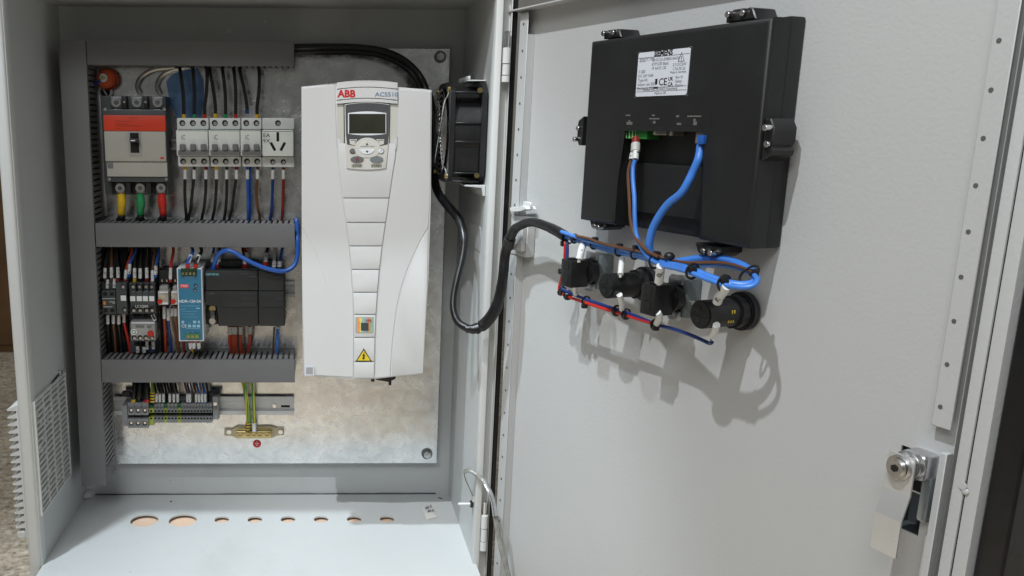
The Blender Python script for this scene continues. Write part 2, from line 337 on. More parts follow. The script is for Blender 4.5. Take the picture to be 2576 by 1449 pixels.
bmesh.ops.recalc_face_normals(b, faces=b.faces[:])
T.part('bottom_wall', b, PAINTIN, smooth=False)
# welded seam and putty at the back corner
b = NB(); tube(b, [(XL+.01+i*.0175, -.0015, .0008+random.uniform(-.0004, .0006)) for i in range(39)], .0013, 6, 2); T.part('weld_seam', b, DKGREY)
b = NB(); sph(b, (XL+.004, -.008, .004), .016, .9, 1.2, .5)
for v in b.verts: v.co += Vector([random.uniform(-.0015, .0015) for _ in range(3)])
T.part('sealant', b, PAINTIN)
# front frame left: folded, rounded lip
b = NB(); box(b, XL-.020, XL-.0012, -D0-.004, -.235, -.07, H+.01, .006, 3); T.part('left_front_lip', b, PAINT)
b = NB(); box(b, XL-.010, XL+.0006, -D0+.001, -.256, -.07, H, .003, 2); T.part('left_inner_fold', b, PAINT)
b = NB(); box(b, XL-.020, XL-.0185, -.235, 0, -.012, H+.01); T.part('outer_left_skin', b, PAINT)
# front frame right: light band, rain channel, thin outer edge
b = NB(); box(b, XR-.0004, XR+.0095, -D0, -.258, -.07, H, .002, 2); T.part('right_front_lip', b, PAINT)
b = NB(); box(b, XR+.0095, XR+.0245, -.262, -.2585, -.07, H+.01); T.part('rain_channel', b, PAINT)
b = NB(); box(b, XR+.0232, XR+.0245, -.272, -.2621, -.07, H+.01, .0005, 1); T.part('outer_edge', b, PAINT)
b = NB(); box(b, XR+.0248, XR+.026, -.262, 0, -.012, H+.01); T.part('outer_right_skin', b, PAINT)
b = NB(); box(b, XR+.0262, XR+.0335, -.266, -.235, -.08, H+.06, .001, 1); T.part('gasket', b, RUBBER)
# hinges: three knuckles and a pin each
for (px, ya, yb) in ((1273, 118, 207), (1216, 1322, 1390)):
    zs = [pt(CAB, px, y, .285).z for y in ((ya, ya+42, ya+42+ (yb-ya-42)*.62, yb) if ya < 500 else (ya-22, ya+12, ya+45, yb))]
    xx = pt(CAB, px, (ya+yb)/2, .277).x
    hg = None
    for k in range(3):
        b = NB(); cyl(b, (xx, -.277, (zs[k]+zs[k+1])/2), (0, 0, 1), .0058 if k != 1 else .0054, abs(zs[k]-zs[k+1])-.0009, 18, b=.0004)
        if hg is None: hg = T.part('hinge', b, PAINT)
        else: T.part('knuckle', b, PAINT, hg)
    b = NB(); cyl(b, (xx, -.277, zs[0]+.010), (0, 0, 1), .0036, .022, 12, b=.0006); cyl(b, (xx, -.277, zs[0]+.021), (0, 0, 1), .0044, .003, 12, b=.0006); T.part('hinge_pin', b, STEEL, hg)
# scratches on the back wall top, wall patch, small plate on the right wall
b = NB()
for P in ([(572, 70), (574, 80), (566, 84)], [(578, 72), (580, 84)], [(665, 48), (668, 60), (671, 50)], [(660, 42), (670, 41)]):
    tube(b, [pt(CAB, x, y, .0006) for x, y in P], .0011, 5, 3)
T.part('paint_chip', b, WHITE)
def xat(px, py, x):
    d = ray(px, py); return CAM+d*((x-CAM.x)/d.x)
a = xat(1184, 556, XR); c = xat(1207, 632, XR)
b = NB(); box(b, XR-.0012, XR-.0002, a.y, c.y-.004, c.z, a.z, .0005, 1); T.part('knockout_plate', b, PAINTIN)
# vent in the left wall: inner grille and outer louvre box
a0, a1, g0, g1 = -.270, -.106, .088, .272
vent = NB(); box(vent, XL+.0003, XL+.0012, a0, a1, g0, g1); vent = T.part('vent_grille', vent, mat('vent_backing', (.42, .42, .41), .6))
fr = NB()
for y0, y1, z0, z1 in ((a0, a1, g0-.004, g0), (a0, a1, g1, g1+.004), (a0-.004, a0, g0-.004, g1+.004), (a1, a1+.004, g0-.004, g1+.004)): box(fr, XL+.0002, XL+.0045, y0, y1, z0, z1)
T.part('frame', fr, PAINT, vent)
for i in range(1, 4):
    y = a0+(a1-a0)*i/4; q = NB(); box(q, XL+.0012, XL+.004, y-.002, y+.002, g0, g1); T.part('bar', q, PAINT, vent)
ns = 19; sl = NB(); box(sl, 0, .0026, a0, a1, -.0022, .0022, .0004, 1); bmesh.ops.rotate(sl, verts=sl.verts[:], cent=(0, 0, 0), matrix=Matrix.Rotation(.5, 3, 'Y')); sl = mesh(sl, 'slat', PAINT)
for i in range(ns): T.inst('slat', sl, (XL+.0013, 0, g0+(g1-g0)*(i+.5)/ns), vent)
q = NB()
for i in range(26):
    y, z = random.uniform(a0+.01, a1-.01), random.uniform(g0+.01, g1-.01); box(q, XL+.0012, XL+.0022, y-.006, y+.006, z-.004, z+.004)
T.part('filter_mat', q, PAINT, vent)
a = xat(147, 938, XL); b = NB(); cyl(b, (XL+.003, a.y, a.z), (1, 0, 0), .005, .006, 12, b=.001); T.part('screw', b, STEEL)
b = NB(); tube(b, [xat(146, 943, XL+.001), xat(110, 990, XL+.001), xat(84, 1012, XL+.001)], .0012, 6); T.part('seam_gap', b, DARK)
lv = NB(); box(lv, -.3785, -.3712, -.265, -.10, .040, .268, .0008, 1); lv = T.part('louvre_box', lv, PAINT)
nt = 17; sp = (.262-.050)/nt
tm = NB()
A = [(-.3786, .0), (-.3945, -.0075), (-.3935, -.0092), (-.3786, -.0088)]
prism(tm, A, -.262, -.105); tm = mesh(tm, 'louvre_blade', PAINT, False)
for i in range(nt): T.inst('louvre_blade', tm, (0, 0, .266-sp*i), lv)
b = NB(); box(b, -.3925, -.3787, -.262, -.105, .040, .0515, .001, 1); T.part('louvre_foot', b, PAINT, lv)
# ================================================================ MOUNTING PLATE
PL = .02
T = Thing('mounting_plate', 'galvanised steel mounting plate with spangled zinc surface inside the cabinet', 'mounting plate', CAB, (0, -PL, .07))
b = NB(); box(b, -.335, .323, -PL, -PL+.0025, .0705, .830, .0008, 1); T.part('sheet', b, GALV)
BLUEREFL = mat('blue_reflection', (.15, .27, .50), .22, .45, var=.35, vs=25, bump=.3, bs=60)  # blue reflection in the plate, painted as a coloured patch
P = [(430, 192), (455, 176), (500, 168), (560, 168), (600, 200), (560, 290), (470, 294), (446, 293), (428, 250)]
b = NB(); prism(b, [(pt(CAB, x, y, PL).x, pt(CAB, x, y, PL).z) for x, y in [(418, 205), (432, 188), (460, 176), (498, 172), (512, 200), (514, 250), (505, 296), (446, 298), (428, 260)]], -PL-.0006, -PL-.0002); T.part('painted_reflection', b, BLUEREFL, label='patch of blue reflection painted on the plate')
for px, py in ((1107, 143), (1074, 1141)):
    c = pt(CAB, px, py, PL); b = NB(); cyl(b, (c.x, -PL-.0015, c.z), (0, 1, 0), .0105, .003, 24, b=.0006); w_ = T.part('washer', b, DARKST)
    b = NB(); cyl(b, (c.x, -PL-.006, c.z), (0, 1, 0), .0068, .008, 6, b=.0006); cyl(b, (c.x, -PL-.013, c.z), (0, 1, 0), .0035, .008, 12); T.part('bolt', b, GALV2, w_)
def tube_arc(pts, r=.0012):
    return [pt(CAB, x, y, PL+.006) for x, y in pts]
for lab, P in (('outer clear tube arching from the top duct toward the large breaker', [(352, 236), (345, 215), (358, 192), (390, 175), (440, 170), (468, 166)]), ('inner clear tube arching from the top duct beside the painted blue reflection', [(402, 238), (395, 215), (408, 190), (435, 176), (468, 170), (480, 165)])):
    b = NB(); tube(b, tube_arc(P), .0042, 8); single('clear_tube', lab, 'tube', b, mat('pale_tube', (.5, .5, .48), .15, .3, var=.3, vs=60), o=tube_arc(P)[0])
# ================================================================ WIRING DUCTS
DF = .10
fbm = NB(); box(fbm, -.0031, .0031, -.091, -.034, -.0008, .0008); fing_h = mesh(fbm, 'finger', SLOTG, False)
fbm = NB(); box(fbm, -.0008, .0008, -.091, -.034, -.0031, .0031); fing_v = mesh(fbm, 'finger', SLOTG, False)
def hduct(lab, x0, x1, z0, z1, slot_top=True, slot_bot=False):
    T = Thing('wiring_duct', lab, 'wiring duct', CAB, ((x0+x1)/2, -PL, z0), 'slotted grey wiring ducts')
    b = NB(); box(b, x0, x1, -DF, -.092, z0-.0012, z1+.0012, .0012, 2); T.part('cover', b, DUCT)
    b = NB(); box(b, x0+.001, x1-.001, -.0215, -PL-.0002, z0, z1); T.part('base', b, SLOTG)
    for zz, on in ((z1, slot_top), (z0, slot_bot)):
        b = NB(); s = .0008
        box(b, x0+.001, x1-.001, -.034, -.0216, zz-s, zz+s)
        if not on: box(b, x0+.001, x1-.001, -.0918, -.0341, zz-s, zz+s)
        T.part('side_strip', b, SLOTG)
        if on:
            n = int((x1-x0)/.0097)
            for i in range(n): T.inst('finger', fing_h, (x0+.006+i*(x1-x0-.012)/(n-1), 0, zz))
    return T
T = Thing('wiring_duct', 'tall vertical grey wiring duct along the left side of the plate', 'wiring duct', CAB, (-.305, -PL, .061), 'slotted grey wiring ducts')
b = NB(); prism(b, [(-.3235, .8315), (-.2815, .8315), (-.2855, .061), (-.3305, .061)], -DF, -.092, .0012); T.part('cover', b, DUCT)
b = NB(); box(b, -.328, -.286, -.0215, -PL-.0002, .062, .830); T.part('base', b, SLOTG)
b = NB(); box(b, -.3278, -.3262, -.0918, -.0216, .062, .830); T.part('side_wall', b, SLOTG)
b = NB(); box(b, -.2868, -.2852, -.034, -.0216, .062, .830); T.part('side_strip', b, SLOTG)
b = NB(); box(b, -.2868, -.2852, -.091, -.034, .0622, .086); T.part('side_end', b, SLOTG)
for i in range(77): T.inst('finger', fing_v, (-.286, 0, .090+i*.00964))
hduct('topmost horizontal grey wiring duct, above the breakers', -.2805, .056, .7950, .8310, False, True)
hduct('middle horizontal grey wiring duct, between the breakers and the blue power supply', -.2815, .056, .4962, .5345, True, False)
hduct('lowest horizontal grey wiring duct, below the black controller', -.2835, .055, .2560, .2952, True, False)
# ================================================================ zoom coordinate shorthands
def z1(X, Y): return (232.2+X/4.457, 603.8+Y/4.457)
def z2(X, Y): return (495.4+X/4.457, 603.8+Y/4.457)
def z3(X, Y): return (232.2+X/4.069, 216.7+Y/4.069)
def z4(X, Y): return (433.5+X/3.343, 139.3+Y/3.343)
def z5(X, Y): return (278.7+X/8.758, 944.3+Y/8.758)
def z6(X, Y): return (828.2+X/5.848, 201.3+Y/5.848)
def ze(X, Y): return (139.3+X/2.705, 913.4+Y/2.705)
def Rz(z, X0, Y0, X1, Y1, h, F=CAB):
    a, c = z(X0, Y0), z(X1, Y1); return R(F, a[0], a[1], c[0], c[1], h)
def fbox(z, X0, Y0, X1, Y1, h, h0, bev=.001, F=CAB, bm=None, seg=2):
    "box whose front face (h in front of the plane) fills the given rectangle and reaches back to h0"
    x0, x1, za, zb = Rz(z, X0, Y0, X1, Y1, h, F); bm = bm or NB(); box(bm, x0, x1, -h, -h0, za, zb, bev, seg); return bm
def P3(z, X, Y, h, F=CAB): q = z(X, Y); return pt(F, q[0], q[1], h)
ident = lambda X, Y: (X, Y)
def screw(T, z, X, Y, h, r=.0035, m=STEEL, parent=None, F=CAB, name='screw'):
    c = P3(z, X, Y, h, F); b = NB(); cyl(b, (c.x, -h-.0006, c.z), (0, 1, 0), r, .0024, 12, b=.0005)
    s = T.part(name, b, m, parent); return s
def hole(T, z, X, Y, h, r=.0022, parent=None, F=CAB, name='screw_hole'):
    c = P3(z, X, Y, h, F); b = NB(); cyl(b, (c.x, -h-.0001, c.z), (0, 1, 0), r, .0008, 12); o = T.part(name, b, DARK, parent)
    b = NB(); cyl(b, (c.x+r*.15, -h-.0006, c.z-r*.2), (0, 1, 0), r*.62, .0006, 10); box(b, c.x-r*.1, c.x+r*.2, -h-.0012, -h-.0008, c.z-r*.7, c.z+r*.3); T.part('screw', b, GALV2, o if not parent else parent)
    return o
# ---------------------------------------------------------------- DIN rails
for lab, X0, X1, Y0, Y1 in (('upper steel DIN rail behind the row of small breakers', 430, 740, 350, 378), ('middle steel DIN rail carrying the contactors and controller', 246, 741, 707, 747), ('lower steel DIN rail carrying the terminal blocks', 286, 740, 997, 1043)):
    x0, x1, za, zb = R(CAB, X0, Y0, X1, Y1, .028); T = Thing('din_rail', lab, 'DIN rail', CAB, ((x0+x1)/2, -PL, za), 'DIN rails')
    b = NB(); hh = (zb-za)
    box(b, x0, x1, -.0222, -.0205, za+hh*.22, zb-hh*.22); box(b, x0, x1, -.0285, -.0222, za+hh*.22-.001, za+hh*.22); box(b, x0, x1, -.0285, -.0222, zb-hh*.22, zb-hh*.22+.001)
    T.part('channel', b, RAIL); b = NB(); box(b, x0, x1, -.0295, -.0285, za, za+hh*.22, .0003, 1); T.part('flange', b, RAIL); b = NB(); box(b, x0, x1, -.0295, -.0285, zb-hh*.22, zb, .0003, 1); T.part('flange', b, RAIL)
    if Y0 > 900:
        for px in (585, 632, 718):
            c = pt(CAB, px, 1022, .0225); b = NB(); box(b, c.x-.008, c.x+.008, -.0226, -.0223, c.z-.002, c.z+.002); T.part('slot', b, PAPER if px < 700 else DARK)
        screw(T, ident, 690, 1021, .0225, .004)
# ================================================================ MOULDED CASE BREAKER
c = P3(z3, 440, 1110, .02)
T = Thing('moulded_case_breaker', 'large grey three pole breaker with a red label band and black toggle', 'circuit breaker', CAB, c)
T.part('base', fbox(z3, 108, 100, 765, 1112, .07, .0205, .002), DKGREY)
T.part('front_cover', fbox(z3, 116, 236, 768, 982, .088, .0702, .003), DKGREY)
T.part('face', fbox(z3, 126, 462, 752, 771, .096, .0882, .0015), CREAM)
T.part('lower_face', fbox(z3, 148, 773, 768, 927, .092, .0882, .002), CREAM)
b = T.part('red_band', fbox(z3, 116, 298, 748, 460, .0965, .0882, .001), REDL, label='red printed band')
T.part('left_panel_plate', fbox(z3, 132, 470, 362, 752, .0966, .0961, .0003), CREAM)
T.part('right_panel_plate', fbox(z3, 505, 470, 748, 764, .0966, .0961, .0003), CREAM)
T.part('toggle_frame', fbox(z3, 370, 468, 495, 715, .0975, .0962, .0008), mat('toggle_frame_grey', (.36, .36, .34), .4))
T.part('toggle_slot', fbox(z3, 388, 478, 478, 683, .098, .0976, .0002), DARK)
T.part('toggle', fbox(z3, 376, 535, 470, 580, .110, .0981, .003), BLACK)
T.part('toggle_mark', fbox(z3, 392, 552, 438, 563, .1104, .1101, .0), PALE)
T.part('red_mark', fbox(z3, 697, 727, 733, 747, .0969, .0967, 0), REDINK)
T.part('square_window', fbox(z3, 155, 783, 213, 843, .0925, .0921, .0002), MIDG)
for i, (X0, Y, X1) in enumerate(((235, 355, 410), (240, 385, 375), (230, 405, 510), (235, 432, 300), (380, 322, 465))): T.part('print_line', fbox(z3, X0, Y, X1, Y+6, .0968, .0966, 0), mat('faded_print%d' % i, (.32, .03, .015), .6))
for X in (135, 738): screw(T, z3, X, 238, .0885, .0028)
for X in (178, 757): screw(T, z3, X, 952, .0885, .0028)
for X in (245, 455, 668):
    lug = T.part('terminal', fbox(z3, X-58, 108, X+58, 228, .0725, .0702, .001), DARKST); screw(T, z3, X, 165, .074, .0082, STEEL, lug)
    q = NB(); c = P3(z3, X, 165, .0755); cyl(q, (c.x, -.0765, c.z), (0, 1, 0), .0042, .002, 6); T.part('hex_socket', q, DARKST, lug)
for X in (328, 545):
    T.part('barrier', fbox(z3, X-22, 100, X+22, 235, .082, .0702, .001), BLACK); screw(T, z3, X, 163, .083, .0022)
for X in (285, 490, 703):
    T.part('terminal_well', fbox(z3, X-86, 984, X-48, 1105, .0712, .0702, 0), DARK)
    lug = T.part('terminal', fbox(z3, X-46, 990, X+46, 1100, .0745, .0702, .003), DARKST); screw(T, z3, X, 1043, .0752, .0080, STEEL, lug)
    q = NB(); c = P3(z3, X, 1043, .0765); cyl(q, (c.x, -.0775, c.z), (0, 1, 0), .0036, .002, 6); T.part('hex_socket', q, DARKST, lug)
for X in (370, 580): T.part('barrier', fbox(z3, X-22, 982, X+22, 1105, .082, .0702, .001), BLACK)
# mounting bracket edge at left with eyelet
T = Thing('mounting_strap', 'pale grey steel strap with an eyelet standing left of the large breaker', 'strap', CAB, P3(z3, 90, 1330, .02))
T.part('strip', fbox(z3, 66, 40, 112, 1330, .024, .0204, .0006), GALV2)
c = P3(z3, 138, 60, .03); b = NB(); cyl(b, (c.x, -.028, c.z), (0, 1, 0), .0112, .012, 24, b=.001); T.part('eyelet', b, GALV2)
b = NB(); cyl(b, (c.x, -.0345, c.z), (0, 1, 0), .0082, .002, 20); T.part('bore', b, DARK)
b = NB(); box(b, c.x-.001, c.x+.001, -.0372, -.0356, c.z-.007, c.z+.006); bmesh.ops.rotate(b, verts=b.verts[:], cent=(c.x, -.036, c.z), matrix=Matrix.Rotation(-.5, 3, 'Y')); T.part('bar', b, GALV2)
c = pt(CAB, 266, 198, .05)
T = Thing('insulator_post', 'orange standoff insulator with a bolt in the upper left corner of the plate', 'insulator', CAB, (c.x, -PL, c.z))
b = NB(); cyl(b, (c.x, -.036, c.z), (0, 1, 0), .0155, .030, 24, r2=.0135, b=.003); T.part('body', b, ORANGE)
b = NB(); tube(b, ring((c.x, -.036, c.z), .0160), .0022, 8, closed=True); T.part('rib', b, ORANGE)
b = NB(); cyl(b, (c.x-.003, -.0535, c.z+.001), (0, 1, 0), .0072, .005, 20, b=.001); T.part('bolt', b, STEEL)
b = NB(); cyl(b, (c.x-.003, -.0565, c.z+.001), (0, 1, 0), .0042, .003, 8); T.part('bolt_socket', b, BRASS)
b = NB(); tube(b, [(c.x-.007, -.055, c.z-.001), (c.x-.012, -.050, c.z-.006), (c.x-.018, -.045, c.z-.007), (c.x-.026, -.04, c.z-.009)], .0022); single('wire', 'short blue wire held under the bolt of the orange insulator', 'wire', b, WM['blue'], o=c)
# ================================================================ SMALL BREAKERS AND SOCKET
def mcb(lab, X0, X1, poles, gtop):
    c = P3(z4, (X0+X1)/2, 935, .02)
    T = Thing('miniature_breaker', lab, 'circuit breaker', CAB, c, 'white miniature breakers on the upper rail')
    T.part('base', fbox(z4, X0+3, 534, X1-3, 930, .066, .0305, .001), WHITE)
    T.part('top_terminal_housing', fbox(z4, X0, 527, X1, 622, .080, .0661, .002), WHITE)
    T.part('nose', fbox(z4, X0-8, 626, X1-5, 848, .098, .0661, .003), WHITEN)
    T.part('bottom_terminal_housing', fbox(z4, X0+8, 852, X1+4, 936, .078, .0661, .002), WHITE)
    T.part('green_line', fbox(z4, X0+4, 632, X1-12, 636, .0984, .0981, 0), mat('green_line', (.10, .24, .14), .5) if 'green_line' not in MATS else MATS['green_line'])
    T.part('handle_bar', fbox(z4, X0+6, 797, X1-8, 843, .104, .0981, .002), MIDG)
    for i in range(poles):
        Xc = X0+(X1-X0)*(i+.5)/poles
        T.part('toggle', fbox(z4, Xc-25, 746, Xc+22, 800, .108, .0981, .002), MIDG)
        T.part('toggle_guard', fbox(z4, Xc+26, 745, Xc+36, 796, .100, .0981, .0005), WHITEN)
        hole(T, z4, Xc, 569, .080, .0050); hole(T, z4, Xc+6, 892, .078, .0050)
    if gtop: text(T, gtop, *(lambda q: (q.x, q.z))(P3(z4, X0+52, 690, .0984)), .0983, .011, GREYINK, sx=.7)
    return T
mcb('leftmost white three pole miniature breaker, next to the large breaker', 40, 305, 3, 'iC')
mcb('second white three pole miniature breaker, in the middle of the small breakers', 313, 573, 3, 'iC')
mcb('white two pole miniature breaker beside the socket', 579, 750, 2, 'iC')
c = P3(z4, 888, 935, .02)
T = Thing('rail_socket', 'white three pin rail socket at the right end of the breaker row', 'socket', CAB, c)
T.part('base', fbox(z4, 757, 534, 1022, 936, .066, .0305, .001), WHITE)
T.part('top_housing', fbox(z4, 755, 527, 1026, 622, .080, .0661, .002), WHITE)
T.part('face', fbox(z4, 755, 626, 1020, 850, .098, .0661, .003), WHITEN)
T.part('bottom_housing', fbox(z4, 755, 853, 1026, 940, .078, .0661, .002), WHITE)
T.part('green_line', fbox(z4, 762, 638, 1010, 642, .0984, .0981, 0), MATS['green_line'])
for X, Y, a in ((887, 685, 0), (846, 767, -.5), (929, 767, .5)):
    c = P3(z4, X, Y, .098); b = NB(); box(b, c.x-.0022, c.x+.0022, -.0984, -.0981, c.z-.0075, c.z+.0075); bmesh.ops.rotate(b, verts=b.verts[:], cent=c, matrix=Matrix.Rotation(a, 3, 'Y')); T.part('pin_slot', b, DARK)
c = P3(z4, 792, 697, .098); text(T, 'EA\n9X', c.x, c.z, .0983, .009, INK, sx=1.1)
hole(T, z4, 888, 569, .080, .0048)
for X in (845, 934): hole(T, z4, X, 896, .078, .0046)
# ================================================================ wires
def wire(lab, P, col, r, sleeve=None, ferrule=None, name='wire', group=None, cat='wire', scol=SLEEVE, srf=1.18, ff=1.25):
    "P, sleeve, ferrule: lists of world points"
    if col is not YG: r *= .74
    T = Thing(name, lab, cat, CAB, P[0], group)
    b = NB(); tube(b, P, r, 8, 5); T.part('insulation', b, WM[col] if isinstance(col, str) else col)
    if sleeve:
        b = NB(); tube(b, sleeve, r*srf, 10, 3); T.part('marker_sleeve', b, scol)
    if ferrule:
        m, Q = ferrule; b = NB(); tube(b, Q, r*ff, 8, 2); T.part('ferrule', b, WM[m] if isinstance(m, str) else m)
    return T
def PP(z, L, F=CAB): return [F @ P3(z, X, Y, h, F) for X, Y, h in L]
ORD = ['first', 'second', 'third']
wt = [(66, 100, 97, 500, 'yellow'), (172, 95, 185, 500, 'green'), (288, 95, 272, 500, 'red'), (316, 95, 362, 495, 'yellow'), (423, 95, 448, 500, 'green'), (517, 95, 533, 500, 'red'), (570, 95, 628, 460, 'navy'), (728, 95, 713, 500, 'yellow')]
own = ['first pole of the leftmost small breaker', 'second pole of the leftmost small breaker', 'third pole of the leftmost small breaker', 'first pole of the middle small breaker', 'second pole of the middle small breaker', 'third pole of the middle small breaker', 'left pole of the two pole breaker', 'right pole of the two pole breaker']
for (a, y0, c_, y1, col), o_ in zip(wt, own):
    wire('black wire with %s end above the %s' % (col, o_), PP(z4, [(a-42, y0-8, .052), (a-8, y0-2, .060), (a+4, y0+60, .066), ((a+c_)/2+8, 300, .068), (c_, 430, .070), (c_, y1, .070)]), 'black', .0040,
         None, (col, PP(z4, [(c_, y1-4, .070), (c_, y1+30, .070)])), group='wires from the top duct to the small breakers', ff=1.15)
wb = [(108, 105, 118, 1395, 'black', 'yellow'), (185, 168, 140, 1395, 'black', None), (283, 280, 252, 1395, 'black', 'darkred'), (372, 368, 342, 1395, 'black', 'yellow'), (458, 458, 440, 1395, 'black', None), (540, 520, 485, 1395, 'black', 'darkred'),
      (632, 636, 640, 1400, 'blue', None), (717, 705, 735, 1395, 'brown', None), (845, 842, 828, 1400, 'navy', None), (935, 932, 925, 1400, 'darkred', None)]
own2 = own[:6]+['left pole of the two pole breaker', 'right pole of the two pole breaker', 'left terminal of the rail socket', 'right terminal of the rail socket']
for (a, m_, c_, y1, col, fe), o_ in zip(wb, own2):
    wire('%s marked wire under the %s' % (col, o_), PP(z4, [(a, 930, .066), (a, 1000, .068), (m_, 1150, .066), ((m_+c_)/2, 1290, .062), (c_, 1350, .055), (c_-8, y1+10, .045)]), col, .0036,
         PP(z4, [(a, 962, .068), (a, 1040, .068)]), (fe, PP(z4, [(a, 936, .067), (a, 962, .068)])) if fe else None, group='marked wires under the small breakers')
b = wire('extra blue wire beside the blue wire of the two pole breaker', PP(z4, [(655, 935, .060), (656, 1100, .060), (656, 1300, .056), (650, 1400, .046)]), 'blue', .0028)
# lug cables under the big breaker
for X, col in ((298, 'yellow'), (493, 'green'), (712, 'red')):
    T = Thing('lug_cable', 'thick black cable with %s insulating boot under the large breaker' % col, 'cable', CAB, P3(z3, X, 1105, .07), 'cables under the large breaker')
    b = NB(); dx = 12 if col == 'red' else 0
    tube(b, PP(z3, [(X-2, 1098, .072), (X, 1125, .072), (X+4, 1200, .072), (X+dx, 1280, .070), (X+dx, 1312, .066)]), [.0050, .0068, .0075, .0066, .0052], 14); T.part('boot', b, WM[col])
    b = NB(); tube(b, PP(z3, [(X+dx, 1300, .066), (X+dx+2, 1345, .060), (X+dx-10, 1400, .048)]), [.0048, .0064, .0090], 12); T.part('insulation', b, WM['black'])
# ================================================================ CONTACTORS AND OVERLOAD RELAY
c = P3(z1, 250, 830, .02)
T = Thing('contactor', 'dark grey contactor with an orange mark, leftmost on the middle rail', 'contactor', CAB, c, 'dark grey contactors')
T.part('base', fbox(z1, 112, 470, 393, 836, .070, .0305, .001), DKGREY)
T.part('auxiliary_face', fbox(z1, 108, 570, 262, 830, .086, .0701, .0015), DKGREY)
T.part('face', fbox(z1, 266, 484, 386, 826, .094, .0701, .0015), DKGREY)
T.part('face_ridge', fbox(z1, 300, 576, 386, 612, .0965, .0941, .001), DKGREY)
T.part('white_tag', fbox(z1, 318, 622, 379, 682, .0952, .0941, .0003), WHITE)
T.part('orange_mark', fbox(z1, 120, 688, 152, 728, .0875, .0861, .0005), mat('orange_mark', (.7, .22, .03), .4))
for Y, X0, X1 in ((655, 112, 260), (692, 190, 255), (706, 225, 255), (746, 125, 225)): T.part('print_line', fbox(z1, X0, Y, X1, Y+5, .0866, .0861, 0), WHITE)
for X, Y in ((143, 605), (218, 605), (150, 790), (225, 790)): T.part('terminal_opening', fbox(z1, X-22, Y-20, X+22, Y+20, .0866, .0861, 0), DARK)
for X, Y in ((342, 520), (362, 778)): hole(T, z1, X, Y, .094, .0042)
c = P3(z1, 560, 835, .02)
T = Thing('contactor', 'dark grey contactor with four white tags above the overload relay', 'contactor', CAB, c, 'dark grey contactors')
T.part('base', fbox(z1, 412, 478, 714, 836, .070, .0305, .001), DKGREY)
T.part('face', fbox(z1, 420, 484, 706, 826, .086, .0701, .002), DKGREY)
T.part('raised_face', fbox(z1, 428, 575, 705, 735, .096, .0861, .002), DKGREY)
for X in (453, 526, 594, 666): T.part('white_tag', fbox(z1, X-28, 630, X+28, 686, .0972, .0961, .0003), WHITE)
for X in (487, 560, 632): T.part('groove', fbox(z1, X-3, 490, X+3, 622, .0966, .0961 if False else .0861, 0), DARK)
for X in (455, 525, 598, 660): hole(T, z1, X, 520, .086, .0046); hole(T, z1, X+8, 785, .086, .0046)
c = P3(z1, 555, 738, .0962); text(T, 'LC1D09', c.x, c.z-.001, .0975, .0065, WHITE)
c = P3(z1, 565, 1260, .02)
T = Thing('overload_relay', 'thermal overload relay with smoky clear cover and red button', 'relay', CAB, c)
T.part('neck', fbox(z1, 428, 836, 690, 915, .070, .0305, .001), mat('relay_neck', (.03, .036, .045), .4))
for X in (468, 522, 595): T.part('contact_opening', fbox(z1, X-20, 826, X+20, 858, .074, .0702, .001), DARK)
T.part('base', fbox(z1, 420, 918, 706, 1262, .060, .0305, .001), DKGREY)
T.part('clear_cover', fbox(z1, 428, 912, 706, 1130, .090, .0601, .003), CLEAR)
T.part('cover_rib', fbox(z1, 436, 925, 700, 937, .0925, .0901, .001), PALE)
c = P3(z1, 655, 1048, .091); b = NB(); cyl(b, (c.x, -.0925, c.z), (0, 1, 0), .0055, .005, 16, b=.001); T.part('red_button', b, WM['red'])
c = P3(z1, 467, 1032, .091); b = NB(); tube(b, ring((c.x, -.0912, c.z), .0048, n=20), .0010, 6, closed=True); cyl(b, (c.x, -.091, c.z), (0, 1, 0), .0022, .002, 12); T.part('dial', b, WHITE)
for X in (470, 535, 600, 668): hole(T, z1, X, 1095, .0905, .0046)
for X in (512, 560, 640): T.part('cover_window', fbox(z1, X-28, 955, X+22, 985, .0908, .0901, .0003), MIDG)
for X in (500, 575, 650): T.part('terminal_opening', fbox(z1, X-30, 1142, X+30, 1180, .0606, .0601, 0), DARK)
# ================================================================ PLUG-IN RELAYS
for lab, X0, X1 in (('left clear plug-in relay with red flag beside the contactor', 735, 862), ('right clear plug-in relay with red flag beside the power supply', 884, 962)):
    T = Thing('plug_in_relay', lab, 'relay', CAB, P3(z1, (X0+X1)/2, 740, .02), 'plug-in relays')
    T.part('socket', fbox(z1, X0+8, 330, X1-4, 742, .055, .0305, .001), BLACK)
    T.part('socket_top', fbox(z1, X0+14, 340, X1-4, 512, .068, .0551, .002), BLACK)
    T.part('clear_body', fbox(z1, X0, 572, X1-8, 730, .094, .0551, .002), mat('relay_clear', (.40, .37, .33), .15, var=.3, vs=45) if 'relay_clear' not in MATS else MATS['relay_clear'])
    T.part('sloping_top', fbox(z1, X0+12, 516, X1-12, 571, .084, .0551, .004), CLEAR)
    T.part('coil', fbox(z1, X0+22, 618, X1-40, 668, .0952, .0941, .0005), mat('coil', (.45, .41, .30), .4) if 'coil' not in MATS else MATS['coil'])
    T.part('top_rim', fbox(z1, X0+8, 580, X1-14, 592, .0955, .0941, .0004), PALE)
    T.part('bottom_rim', fbox(z1, X0+8, 700, X1-14, 722, .0955, .0941, .0004), WHITE)
    c = P3(z1, X0+24, 688, .095); b = NB(); cyl(b, (c.x, -.0958, c.z), (0, 1, 0), .0042, .003, 12); T.part('red_flag', b, WM['red'])
    for X in (X0+45, X0+100):
        if X < X1: T.part('terminal_screw', fbox(z1, X-8, 440, X+8, 468, .0695, .0681, .001), STEEL)
